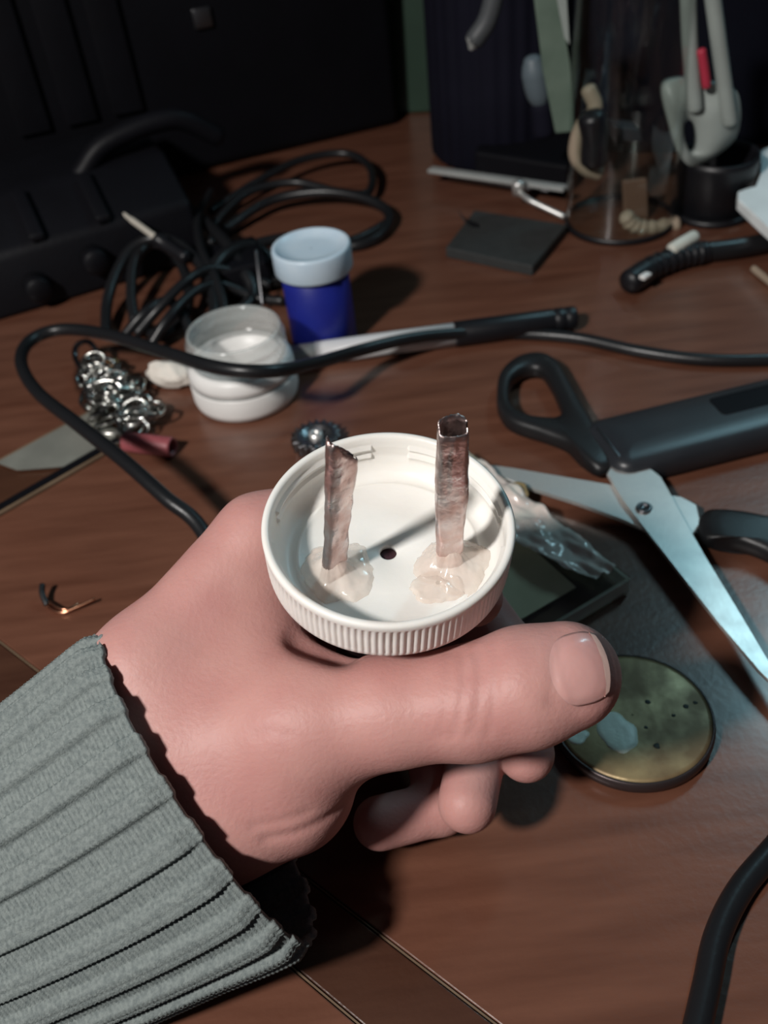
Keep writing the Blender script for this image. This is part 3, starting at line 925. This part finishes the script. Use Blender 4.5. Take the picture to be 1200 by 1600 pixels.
link('inner_card', prism([A0g + ca_ * 0.012 + cn_ * 0.012, A0g + ca_ * (La - 0.012) + cn_ * 0.014, A0g + ca_ * (La - 0.012) + cn_ * (Wa - 0.004), A0g + ca_ * 0.012 + cn_ * (Wa - 0.004)], 0.0020, 0.0024), M_card, pc, False)
# crumpled film over the case's far edge
nuF, nvF = 60, 22
PF = np.zeros((nvF, nuF, 3))
for i in range(nvF):
    for k in range(nuF):
        u, v = k / (nuF - 1), i / (nvF - 1)
        z = 0.0098 + 0.0035 * mnoise.noise(Vector((u * 7, v * 3.5, 0.3))) + 0.0016 * mnoise.noise(Vector((u * 17, v * 9, 2.3)))
        PF[i, k] = A0g + ca_ * (La * (0.12 + 0.82 * u)) + cn_ * (0.0010 + 0.016 * v * (0.7 + 0.5 * math.sin(u * 3.1))) + np.array([0, 0, max(z, 0.0088)])
PF2 = PF.copy(); PF2[..., 2] -= 0.0003
link('crinkled_film', grid_mesh('film', np.concatenate([PF, PF2[::-1]]), False, True), M_film, pc)
link('tape_piece', blot(A0g + ca_ * (La * 0.37) + cn_ * 0.001 + np.array([0, 0, .0085]), 0.0042, 0.0008, 4.4), M_ochre, pc)

# ------------------------------------------------------------------ small things on the left
# bundle of silver wire
kc = at(188, 632)
kb = thing('wire_bundle', 'tangled bundle of shiny silver wire rings beside the cord loop', 'wire', kc)
ax0, ax1 = at(150, 575, .006), at(222, 672, .006)
link_me = None
th_ = np.linspace(0, 2 * np.pi, 20, endpoint=False)
base_ring = np.stack([np.cos(th_) * 0.0075, np.sin(th_) * 0.0055, 0.0006 * np.sin(2 * th_)], 1)
ring_me = tube(base_ring, 0.00075, 7, True)
ring_me.materials.append(M_chain)
ring_me.polygons.foreach_set('use_smooth', [True] * len(ring_me.polygons))
kd = (ax1 - ax0); kl = np.linalg.norm(kd); kd = kd / kl
ks = np.array([-kd[1], kd[0], 0])
for i in range(78):
    f = random.random() ** 0.85
    wdt_ = 0.0045 + 0.0065 * math.sin(f * 2.6)
    s_ = random.uniform(-1, 1)
    zz = 0.0035 + (1 - s_ * s_) * random.uniform(0.0, 0.010)
    p = ax0 + kd * kl * f + ks * s_ * wdt_
    o = bpy.data.objects.new('ring', ring_me); COL.objects.link(o); o.parent = kb
    o.location = Vector((p[0] - kc[0], p[1] - kc[1], zz))
    o.rotation_euler = (random.uniform(-0.7, 0.7), random.uniform(-0.5, 0.5), math.atan2(ks[1], ks[0]) + random.uniform(-0.7, 0.7))
    k_ = random.uniform(0.65, 1.1); o.scale = (k_, k_, k_)
lp = [at(118, 560, .006), at(120, 540, .010), at(138, 534, .012), at(152, 552, .010), at(150, 575, .007), at(132, 580, .005)]
link('loop', tube(spline(lp, 8, True), 0.0014, 10, True), M_darksteel, kb)
root_mesh('bead', lathe([(0.0003, 0.0), (0.0022, 0.0005), (0.0032, 0.0022), (0.0032, 0.0038), (0.0022, 0.0055), (0.0009, 0.0060), (0.0008, 0.0045)], 24, at(180, 577, 0), closed=False), M_orange,
          'tiny orange bead beside the silver wire bundle', 'bead', at(180, 577, 0))
# white lump
def lump(c, rx, ry, rz, seed, ang, n=36):
    rows = []
    ca, sa = math.cos(ang), math.sin(ang)
    for i in range(n // 2 + 1):
        ph = math.pi * i / (n // 2)
        ring = []
        for k in range(n):
            t = 2 * math.pi * k / n
            v = np.array([math.sin(ph) * math.cos(t), math.sin(ph) * math.sin(t), math.cos(ph)])
            q = 1 + 0.28 * mnoise.noise(Vector(v * 1.7 + seed)) + 0.10 * mnoise.noise(Vector(v * 5 + seed))
            x, y, z = v * q * [rx, ry, rz]
            ring.append(c + np.array([ca * x - sa * y, sa * x + ca * y, max(z + rz * 0.9, 0.0002)]))
        rows.append(ring)
    return grid_mesh('lump', np.array(rows), True, False)
root_mesh('cotton_wad', lump(at(270, 600), .0125, .0068, .0062, 3.3, -0.5), M_cotton, 'off-white wad of cotton between wire bundle and glass jar', 'cotton', at(270, 600))
pt = thing('rubber_tube', 'short dusky pink rubber tube with dark open end near the cord', 'tube', at(235, 696))
q0, q1 = at(196, 690, .0046), at(270, 699, .0046)
qd = (q1 - q0) / np.linalg.norm(q1 - q0)
qs = np.cross(qd, [0, 0, 1]); qs /= np.linalg.norm(qs); qu = np.cross(qs, qd); QL = np.linalg.norm(q1 - q0)
link('tube_wall', lathe([(0.0031, 0.0), (0.0043, 0.0), (0.0045, 0.001), (0.0045, QL - 0.001), (0.0042, QL), (0.0033, QL), (0.0030, QL - 0.004)], 32, q0, qs, qu, qd), M_pink, pt)
link('dark_core', lathe([(0.0002, 0.001), (0.0029, 0.001), (0.0029, QL - 0.0028), (0.0002, QL - 0.0028)], 24, q0, qs, qu, qd, False), M_blackmatte, pt)
# bit of copper wire
cwt = thing('copper_wire_bit', 'bent scrap of copper wire on the bare desk left of the hand', 'wire', at(95, 950))
link('bare_wire', tube(spline([at(72, 944, .0012), at(82, 953, .001), at(98, 957, .001), at(120, 949, .0016), at(148, 936, .0024)], 8), 0.0006, 8), M_copper, cwt)
link('bare_wire', tube(spline([at(76, 940, .002), at(92, 950, .0022), at(106, 952, .0020), at(122, 944, .0012)], 8), 0.0006, 8), M_copper, cwt)
link('insulation', tube(spline([at(66, 914, .0050), at(66, 928, .0036), at(73, 944, .0016)], 6), 0.0011, 10), M_blackcord, cwt)
# clear ruler at the left; its grey panel is a painted reflection
r0, r1 = at(-60, 838), at(205, 686)
rd = (r1 - r0); rL = np.linalg.norm(rd); rd /= rL
rn = at(60, 690) - r0; rn -= (rn @ rd) * rd; rn[2] = 0; rw = np.linalg.norm(rn); rn /= rw
rw = abs((at(50, 698) - r0) @ rn)
rul = thing('clear_ruler', 'clear plastic ruler with dark and pale edge lines at the left, under the cord', 'ruler', r0)
def rstrip(name, s0, s1, n0, n1, z0, z1, m):
    link(name, prism([r0 + rd * s0 + rn * n0, r0 + rd * s1 + rn * n0, r0 + rd * s1 + rn * n1, r0 + rd * s0 + rn * n1], z0, z1, 0.0002, 1), m, rul, False)
rstrip('clear_blade', 0, rL, 0.0, rw, 0.0002, 0.0016, M_acryl)
rstrip('pale_edge', 0, rL, -0.0016, 0.0, 0.0002, 0.0017, M_line)
rstrip('dark_edge', 0, rL, 0.0002, 0.0042, 0.0017, 0.0021, M_blackmatte)
rstrip('pale_edge', 0, rL, rw, rw + 0.0014, 0.0002, 0.0017, M_line)
link('reflection_panel', prism([r0 + rd * (rL * .44) + rn * rw * .60, r0 + rd * (rL * .62) + rn * 0.0046, r0 + rd * rL * 0.985 + rn * 0.0046, r0 + rd * rL * 0.985 + rn * (rw - .0004), r0 + rd * (rL * .40) + rn * (rw - .0004)], 0.0017, 0.0020), M_grey, rul, False)  # grey sheet standing in for a reflection on the clear plastic
# toothed wheel half hidden behind the cap
gc = at(496, 694)
gw = thing('toothed_wheel', 'small dark toothed wheel peeking out behind the cap rim', 'gear', gc)
NT = 18
gth = np.linspace(0, 2 * np.pi, NT * 6, endpoint=False)
grows = []
for f, h in ((0.3, 0.0), (1.0, 0.0), (1.02, 0.0006), (1.02, 0.0050), (1.0, 0.0056), (0.62, 0.0056), (0.55, 0.0040), (0.3, 0.0040)):
    rr = 0.0098 * f * np.where((f > 0.9), 1 + 0.10 * np.sign(np.sin(NT * gth)), 1)
    grows.append(np.stack([gc[0] + rr * np.cos(gth), gc[1] + rr * np.sin(gth), np.full(len(gth), h)], 1))
link('wheel', grid_mesh('gear', np.array(grows), True, True), M_darksteel, gw, False)
link('hub', lathe([(0.0012, 0.0), (0.0029, 0.0), (0.0029, 0.0064), (0.0012, 0.0064)], 24, gc), M_steel, gw)

# cord at the lower right
root_mesh('loose_cord', tube(spline([at(1290, 1230, .0036) + np.array([.16, .03, 0]), at(1290, 1230, .0036) + np.array([.07, .03, 0]), at(1290, 1230, .0036), at(1215, 1320, .0036), at(1158, 1388, .0036), at(1122, 1460, .0036), at(1104, 1540, .0036), at(1086, 1620, .0036), at(1060, 1720, .0036), at(1030, 1860, .0036), at(1010, 1990, .0036)], 12), 0.0034, 16), M_blackcord,
          'thick black cord curving down out of the lower right corner', 'cord', at(1122, 1460))

# ------------------------------------------------------------------ coiled black cables behind the blue pot
r_c = 0.0026
def coil(name, pts, label, cat='cable', r=r_c, group=None):
    return root_mesh(name, tube(spline([at(*p) for p in pts], 12), r, 12), M_blackcord, label, cat, at(pts[len(pts) // 2][0], pts[len(pts) // 2][1]), group)
coil('cable', [(330, 330, .010), (400, 285, .012), (470, 250, .014), (540, 240, .013), (578, 262, .010), (576, 300, .008), (530, 300, .012), (460, 285, .016), (390, 300, .016), (340, 345, .012), (330, 380, .006)],
     'black cable coil whose highest loop arches behind the blue pot')
coil('cable', [(350, 360, .006), (420, 315, .010), (500, 300, .012), (570, 310, .010), (608, 335, .006), (590, 370, .004), (540, 385, .003), (470, 370, .003), (390, 385, .004), (345, 420, .004)],
     'black cable lying in a wide loop just behind the blue pot lid', r=0.0032)
coil('cable', [(610, 345, .004), (560, 372, .004), (500, 388, .004), (430, 395, .004), (370, 400, .004), (330, 430, .004), (330, 470, .004)],
     'black cable running flat from the wire pin to the right of the pot')
coil('cable', [(165, 520, .004), (168, 470, .010), (185, 420, .018), (210, 385, .024), (245, 372, .026), (285, 385, .024), (320, 425, .018), (335, 480, .010), (320, 530, .004)],
     'black cable standing in a tall arch over the left cable pile', r=0.0030)
coil('cable', [(210, 500, .004), (205, 455, .012), (212, 405, .020), (240, 380, .022), (275, 400, .018), (295, 450, .012), (285, 500, .006), (250, 525, .004), (215, 505, .004)],
     'black cable ring nested inside the tall arch of cable', r=0.0030)
coil('cable', [(215, 520, .006), (250, 480, .016), (290, 440, .022), (330, 420, .020), (380, 430, .012), (420, 445, .006)],
     'black cable slanting across the middle of the left pile')
coil('cable', [(235, 540, .006), (265, 495, .016), (305, 455, .018), (345, 445, .014), (400, 465, .005), (440, 470, .004)],
     'black cable slanting across the pile just behind the glass jar')
coil('cable', [(190, 530, .004), (225, 490, .014), (262, 470, .014), (290, 500, .010), (300, 535, .004)],
     'short black cable bend at the front of the left pile')
coil('cable', [(330, 300, .020), (310, 340, .022), (315, 390, .022), (335, 430, .018), (350, 480, .010), (340, 520, .004)],
     'black cable hanging down beside the wire pin')
coil('cable', [(300, 330, .016), (345, 370, .018), (380, 420, .014), (395, 460, .006), (370, 490, .004), (330, 500, .004)],
     'black cable bent downward between the left pile and the wire pin', r=0.0036)
coil('cable', [(320, 455, .012), (345, 405, .020), (390, 385, .016), (425, 410, .006), (435, 440, .004)],
     'thick black cable hump right beside the blue pot', r=0.0040)
ad_c = at(385, 470)
ad_u = at(440, 452) - at(335, 478); ad_u /= np.linalg.norm(ad_u); ad_n = np.array([-ad_u[1], ad_u[0], 0])
adp = thing('adapter_block', 'black power adapter block behind the glass jar among the cables', 'adapter', ad_c)
link('adapter_body', obox(ad_c + ad_n * 0.022, ad_u, ad_n, (0, 0, 1), 0.017, 0.018, 0.018, 0.002), M_blackmatte, adp)
link('strain_relief', tube(spline([ad_c + ad_n * 0.022 + ad_u * 0.016 + [0, 0, .009], ad_c + ad_n * 0.022 + ad_u * 0.026 + [0, 0, .008]], 4), 0.003, 12), M_blackcord, adp)
# audio jack with a bright metal pin
jk = thing('jack_plug', 'black cable plug with bright metal pin pointing up left', 'plug', at(240, 400))
jp0, jp1 = at(183, 327, .036), at(246, 373, .031)
link('metal_pin', tube(spline([jp0, jp0 * .5 + jp1 * .5, jp1], 5), [0.0012] * 4 + [0.0018] * 7, 10), mat('bright_pin', (0.80, 0.74, 0.64), 0.3, 0.3), jk)
link('plug_sleeve', tube(spline([jp1, at(262, 384, .028), at(290, 402, .025)], 5), 0.0036, 12), M_blackpl, jk)
# thin metal wire pin standing in front of the cables
root_mesh('wire_pin', tube(spline([at(400, 392, .026), at(404, 425, .018), at(410, 475, .005)], 6), 0.0009, 8), M_darksteel, 'thin dull metal pin standing beside the blue pot', 'pin', at(410, 480))

# ------------------------------------------------------------------ black equipment at the left and back
dv0, dv1 = at(-60, 522), at(352, 398)
du = (dv1 - dv0); dl = np.linalg.norm(du); du /= dl
dn = np.array([-du[1], du[0], 0])
dv = thing('black_device', 'low black electronic device with sloping front at the left edge', 'device', dv0)
link('housing', prism([dv0 + [0, 0, 0], dv0 + dn * 0.006 + [0, 0, 0.034], dv0 + dn * 0.045 + [0, 0, .052], dv0 + dn * 0.11 + [0, 0, .052], dv0 + dn * 0.11], 0, dl * 0.93, 0.004, 3, du), M_dev, dv)
for f, zz, hh in ((0.30, .014, .010), (0.52, .020, .012)):
    q = dv0 + du * dl * f + dn * 0.0015 + np.array([0, 0, zz])
    link('knob', lathe([(0.0003, 0.009), (0.006, 0.009), (0.0072, 0.0075), (0.0075, 0.0), (0.0003, 0.0)], 28, q, du, np.array([0, 0, 1.0]), -dn, False), M_dev, dv)
q = dv0 + du * dl * 0.60 + dn * 0.05 + np.array([0, 0, .048])
link('handle', tube(spline([q, q + du * 0.02 + dn * .0 + [0, 0, .014], q + du * 0.06 + dn * .0 + [0, 0, .018], q + du * .085 + dn * .0 + [0, 0, .002]], 8), 0.006, 16), M_dev, dv)
for f in (0.12, 0.36, 0.60):
    q = dv0 + du * dl * f + dn * 0.022 + np.array([0, 0, .0425])
    link('rib', obox(q, du, dn * 0.9 + np.array([0, 0, .4]), np.array([0, 0, 1.0]), 0.004, 0.018, 0.004, 0.001), M_dev, dv)

tw = at(628, 196)
tn = np.array([-0.30, 0.954, 0]); tu = np.array([-0.954, -0.30, 0])
tower = thing('computer_tower', 'tall black computer tower filling the dark upper left background', 'computer', tw)
link('shell', obox(tw + tu * 0.21 + tn * 0.16, tu, tn, (0, 0, 1), 0.21, 0.16, 0.44, 0.008), M_blackmatte, tower)
for k in range(3):
    link('front_bay', obox(tw + tu * (0.19 + 0.03 * k) + tn * -0.0015 + np.array([0, 0, 0.05]), tu, tn, (0, 0, 1), 0.010, 0.0025, 0.32, 0.001), M_dev, tower)
link('badge', obox(tw + tu * 0.13 + tn * -0.001 + np.array([0, 0, 0.09]), tu, tn, (0, 0, 1), 0.006, 0.002, 0.012, 0.0008), M_darksteel, tower)

# black bag behind the container
bgc = at(1060, 255) + np.array([0.07, 0.08, 0.0])
nB = 72; rowsB = []
for i in range(41):
    f = i / 40; zz = 0.40 * f
    ww = 1.0 - 0.10 * f - (0.9 * max(0, f - 0.93) / 0.07 if f > 0.93 else 0)
    ring = []
    for k in range(nB):
        t = 2 * math.pi * k / nB
        q = (abs(math.cos(t)) ** 3 + abs(math.sin(t)) ** 3) ** (-1 / 3)
        q *= ww * (1 + 0.10 * mnoise.noise(Vector((math.cos(t) * 2, math.sin(t) * 2, f * 5))) + 0.03 * mnoise.noise(Vector((math.cos(t) * 7, math.sin(t) * 7, f * 13))))
        ring.append(bgc + np.array([0.125 * q * math.cos(t), 0.065 * q * math.sin(t), zz]))
    rowsB.append(ring)
rowsB = [[bgc] * nB] + rowsB + [[bgc + np.array([0, 0, 0.40])] * nB]
bag = thing('black_bag', 'slumped black fabric bag behind the clear container at upper right', 'bag', bgc)
link('bag_body', grid_mesh('bag', np.array(rowsB), True, False), M_navy, bag)
link('bag_handle', tube(spline([bgc + [-.06, 0, .395], bgc + [-.04, -.01, .43], bgc + [.04, -.01, .43], bgc + [.06, 0, .395]], 8), 0.006, 12), M_navy, bag)
# dark green board leaning behind
gb = at(676, 172)
root_mesh('green_board', obox(gb, (0.97, -.2, 0), (.2, .97, 0), (0.0, 0.05, 1), 0.028, 0.006, 0.34, 0.002), M_darkgreen, 'dark green board standing behind the tower corner', 'board', gb, smooth=False)

# black fabric pouch / pen tidy
ph_c = at(782, 232)
pt_ = thing('pen_pot', 'black ribbed pen pot standing left of the clear container', 'pen pot', ph_c)
PRr = 0.046
def pmod(i, r, h, th):
    return r * (1 + 0.012 * np.sin(30 * th)) if 0 < i < 9 else np.full(len(th), r)
link('pot_wall', lathe([(0.0004, 0.0), (PRr * .93, 0.0), (PRr, 0.004), (PRr * 1.0, 0.05), (PRr * 1.0, 0.12), (PRr * 1.03, 0.128), (PRr * 1.03, 0.132), (PRr * .97, 0.132), (PRr * .95, 0.12), (PRr * .92, 0.006), (0.0004, 0.006)], 180, ph_c, closed=False, rmod=pmod), M_navy, pt_)

# flat black box and steel clipper in front of the pot
fb = thing('dark_box', 'flat matte black box lying under the steel clipper', 'box', at(800, 285))
bq = [at(742, 285), at(885, 310), at(900, 255), at(770, 232)]
link('box_body', prism(bq, 0.0, 0.020, 0.002, 2), M_blackmatte, fb, False)
clp = thing('nail_clipper', 'slim steel nail clipper with bright hinge lying behind the black tile', 'clipper', at(770, 300))
k0, k1 = at(672, 268, .010), at(884, 298, .012)
kd2 = (k1 - k0) / np.linalg.norm(k1 - k0); kn2 = np.cross([0, 0, 1], kd2); kn2 /= np.linalg.norm(kn2); kL = np.linalg.norm(k1 - k0)
ku2 = np.cross(kd2, kn2)
link('lever', obox(k0 + kd2 * kL / 2 - np.array([0, 0, .0]), kd2, kn2, ku2, kL / 2, 0.0035, 0.0026, 0.0009), M_pengrey, clp)
link('lower_arm', prism([at(700, 285, 0), at(880, 308, 0), at(884, 300, 0), at(704, 276, 0)], 0.001, 0.0055, 0.0008), M_darksteel, clp)
link('spring_arm', tube(spline([at(806, 296, .012), at(826, 312, .010), at(848, 323, .007), at(880, 338, .003)], 6), 0.0016, 10), M_steel, clp)
link('hinge_pin', lathe([(0.0003, -0.004), (0.0036, -0.004), (0.0038, 0.0026), (0.0030, 0.0040), (0.0003, 0.0044)], 28, at(810, 293, .0135), closed=False), M_steel, clp)
# black tile
tl_ = thing('black_tile', 'square matte black foam tile lying in front of the clipper', 'tile', at(790, 390))
link('tile_body', prism(px_poly([(697, 402), (742, 343), (886, 366), (832, 432)], 0), 0.0, 0.006, 0.0007, 2), mat('tile_foam', (0.030, 0.032, 0.032), 0.7, 0, (0.024, 0.026, 0.026), 200, 0.0002, 600), tl_, False)
link('curled_corner', tube(spline([at(745, 352, .006), at(728, 345, .010), at(716, 330, .015)], 6), [0.0035, .0034, .0032, .003, .0028, .0026, .0023, .002, .0017, .0014, .001, .0008, .0004], 10, flat=0.35), M_blackpl, tl_)

# ------------------------------------------------------------------ clear container with its contents
vc = at(968, 346)
VR = 0.0305
vs = thing('clear_container', 'tall clear cylindrical container on the desk at upper right', 'container', vc)
link('glass_wall', lathe([(VR * 0.99, 0.0015), (VR, 0.003), (VR, 0.21), (VR * 0.985, 0.211), (VR * 0.97, 0.21), (VR * 0.97, 0.003)], 90, vc), M_glass_thin, vs)
link('glass_base', lathe([(0.0004, 0.0), (VR * 0.97, 0.0), (VR, 0.0014), (VR * 0.985, 0.0030), (0.0004, 0.0030)], 90, vc, closed=False), M_glass_thin, vs)
link('dark_foot_ring', lathe([(VR * 0.985, 0.0), (VR * 1.025, 0.0), (VR * 1.025, 0.0032), (VR * 0.985, 0.0032)], 90, vc), M_blackpl, vs)
def vp(px, py, back=0.0):
    """point on the upright plane through the container's axis facing the camera (shifted back)"""
    nrm = np.array([0.0, 1.0, 0.0]); c = vc + np.array([0, back, 0])
    d = FWD + RGT * (px - 600) / FPX - UPV * (py - 800) / FPX
    return CPOS + d * (((c - CPOS) @ nrm) / (d @ nrm))
def upright(pts, th, back=0.0, bevel=0.0008):
    P = [vp(x, y, back) for x, y in pts]
    return prism(P, -th / 2, th / 2, bevel, 2, np.array([0, 1.0, 0]))
# white plastic tongs / clip
tg = thing('white_clip', 'pale plastic clip with two long arms and oval hole standing in the black cup', 'clip', vp(1090, 255, -0.012))
def holed(outer, inner, th, back):
    n = 96
    Oo = spline([vp(x, y, back) for x, y in outer], 10, True); Ii = spline([vp(x, y, back) for x, y in inner], 10, True)
    def rs(P):
        cl_ = np.vstack([P, P[:1]]); cum = np.concatenate([[0], np.cumsum(np.linalg.norm(np.diff(cl_, axis=0), axis=1))])
        t = np.linspace(0, cum[-1], n, endpoint=False)
        return np.stack([np.interp(t, cum, cl_[:, i]) for i in range(3)], 1)
    Oo, Ii = rs(Oo), rs(Ii)
    y = np.array([0, th / 2, 0])
    return grid_mesh('plate', np.array([Oo - y, Ii - y, Ii + y, Oo + y]), True, True)
link('plate', holed([(1034, 138), (1060, 122), (1100, 128), (1148, 140), (1150, 205), (1112, 244), (1080, 257), (1060, 240), (1045, 195)],
                    [(1066, 192), (1074, 184), (1084, 194), (1088, 215), (1086, 234), (1078, 238), (1070, 225), (1066, 208)], 0.006, -0.012), M_offwhite, tg)
for a_, b_, c_ in (((1074, -30), (1078, 70), (1086, 168)), ((1110, -30), (1126, 90), (1140, 190))):
    link('arm', tube(spline([vp(*a_, -0.016), vp(*b_, -0.016), vp(*c_, -0.016)], 8), 0.0040, 12), M_offwhite, tg)
root_mesh('red_stick', tube(spline([vp(1096, 80, -0.02), vp(1100, 104, -0.02), vp(1104, 134, -0.02)], 5), 0.0024, 10), M_red, 'small red stick between the arms of the pale clip', 'stick', vp(1104, 134, -0.02))
# pale green strips, leaning
gs = thing('green_ruler', 'pale green plastic strip leaning at the left inside of the clear container', 'ruler', vp(872, 205, .01))
link('strip', upright([(832, -20), (872, -20), (890, 100), (898, 205), (868, 208), (848, 110)], 0.002, 0.012), M_palegreen, gs, False)
gs2 = thing('pale_strip', 'narrow whitish strip leaning in front of the pale green ruler', 'strip', vp(880, 80, 0.004))
link('strip', upright([(866, -25), (884, -25), (890, 70), (882, 60), (874, 20)], 0.0015, 0.004, 0.0004), M_offwhite, gs2, False)
gs3 = thing('grey_brush', 'greyish blue stub sticking out of the black pen pot', 'brush', vp(842, 130, 0.02))
link('stub', tube(spline([vp(832, 95, .02), vp(838, 130, .02), vp(846, 165, .02)], 6), [0.005, .006, .0065, .007, .007, .007, .007, .007, .0068, .0066, .006, .005, .004], 12), mat('grey_blue', (0.10, 0.13, 0.15), 0.5), gs3)
link('ferrule', tube(spline([vp(846, 165, .02), vp(850, 205, .02)], 6), 0.0062, 12), M_navy, gs3)
gs4 = thing('grey_pen', 'dull grey pen leaning in the black pen pot', 'pen', vp(750, 60, .02))
link('shaft', tube(spline([vp(742, 62, .02), vp(762, 30, .02), vp(778, -30, .02)], 6), 0.0052, 12), mat('dull_grey', (0.06, 0.065, 0.07), 0.5), gs4)
link('tip', tube(spline([vp(736, 76, .02), vp(742, 62, .02)], 4), [0.0015, 0.0025, 0.0035, 0.0045, 0.005], 10), M_pengrey, gs4)
# contents on the container floor
root_mesh('cream_hose', tube(spline([vp(978, 338, -.015), vp(990, 351, -.015), vp(1015, 357, -.015), (vp(1056, 350, -.015))], 8),
          [0.0042 + 0.0006 * math.sin(i * 1.6) for i in range(25)], 14), M_cream, 'short cream ribbed hose on the floor of the clear container', 'hose', vp(1015, 360, -.015))
root_mesh('brown_card', upright([(972, 282), (1010, 278), (1012, 342), (975, 344)], 0.004, 0.0), M_brown, 'brown card piece standing in the clear container', 'card', vp(990, 344, 0.0), smooth=False)
root_mesh('beige_clip', tube(spline([vp(920, 140, .0), vp(930, 170, -.002), vp(908, 200, -.004), vp(900, 240, -.004), vp(915, 262, -.006), vp(935, 270, -.006)], 8), 0.0042, 12), M_cream,
          'beige curved clip near the left wall inside the clear container', 'clip', vp(910, 270, -.004))
root_mesh('dark_battery', tube(spline([vp(925, 185, -.012), vp(930, 215, -.012), vp(928, 250, -.012)], 6), 0.0075, 16), M_blackpl, 'small black cylinder in front of the beige clip in the container', 'cylinder', vp(928, 250, -.012))
root_mesh('grey_block', upright([(952, 190), (995, 196), (998, 215), (954, 214)], 0.014, 0.01), mat('slate', (0.035, 0.037, 0.045), 0.5), 'small slate grey block in the middle of the clear container', 'block', vp(975, 215, 0.01), smooth=False)

# black cup that holds the pale clip
rc = at(1112, 330)
rl = thing('black_cup', 'small glossy black cup at upper right holding the pale clip', 'cup', rc)
RR = 0.0215
link('cup_wall', lathe([(0.0004, 0.0), (RR * .86, 0.0), (RR * .92, 0.0012), (RR, 0.030), (RR * 1.0, 0.034), (RR * .95, 0.034), (RR * .93, 0.030), (RR * .85, 0.003), (0.0004, 0.003)], 64, rc, closed=False), M_blackpl, rl)
link('foot_ring', lathe([(RR * .86, 0.0), (RR * 1.08, 0.0), (RR * 1.10, 0.0015), (RR * 1.08, 0.0035), (RR * .9, 0.0035)], 64, rc), M_blackpl, rl)
# white bracket at the right edge
wb = thing('white_bracket', 'white plastic bracket with a round notch at the right edge', 'bracket', at(1190, 330))
wpx = [(1185, 236), (1215, 222), (1330, 222), (1330, 420), (1235, 388), (1190, 345), (1153, 312), (1153, 298), (1168, 296), (1184, 292), (1192, 272), (1190, 252)]
link('plate', prism([at(x, y, .022) - np.array([0, 0, .022]) for x, y in wpx], 0.016, 0.022, 0.001, 2), mat('bright_white', (0.84, 0.88, 0.88), 0.4), wb, False)
for x, y in ((1240, 370), (1310, 250), (1215, 245)):
    p = at(x, y, .016); p[2] = 0
    link('foot', lathe([(0.0003, 0.0), (0.004, 0.0), (0.004, 0.0162), (0.0003, 0.0162)], 20, p, closed=False), M_white, wb)

# ribbed black plug with cable
rp_ = thing('ribbed_plug', 'black plug with ribbed strain relief and metal tip in front of the container', 'plug', at(1050, 430))
rpts = spline([at(985, 440, .0065), at(1020, 418, .0065), at(1062, 402, .0065), at(1100, 394, .0062)], 14)
nr = len(rpts)
link('strain_relief', tube(rpts, [0.0060 + 0.0007 * math.sin(i * 1.5) if i > 9 else 0.0064 for i in range(nr)], 16), M_blackpl, rp_)
link('cable', tube(spline([at(1098, 394, .006), at(1150, 388, .006), at(1210, 376, .006), at(1290, 350, .006)], 8), 0.0052, 14), M_blackcord, rp_)
link('contact', obox(at(1008, 434, .0105), np.array([.8, .6, 0]), np.array([-.6, .8, 0]), (0, 0, 1), 0.003, 0.0018, 0.002, 0.0005), M_white, rp_)
root_mesh('white_peg', tube(spline([at(1050, 390, .012), at(1066, 380, .013), at(1084, 370, .013)], 5), 0.0034, 12), mat('ivory', (0.6, 0.6, 0.53), 0.45), 'little ivory peg resting on the ribbed black plug', 'peg', at(1066, 384))
root_mesh('pale_rod', tube(spline([at(1178, 420, .002), at(1200, 438, .002), at(1240, 470, .002)], 5), 0.0019, 10), M_cream, 'thin pale rod at the right edge under the black plug cable', 'rod', at(1190, 430))
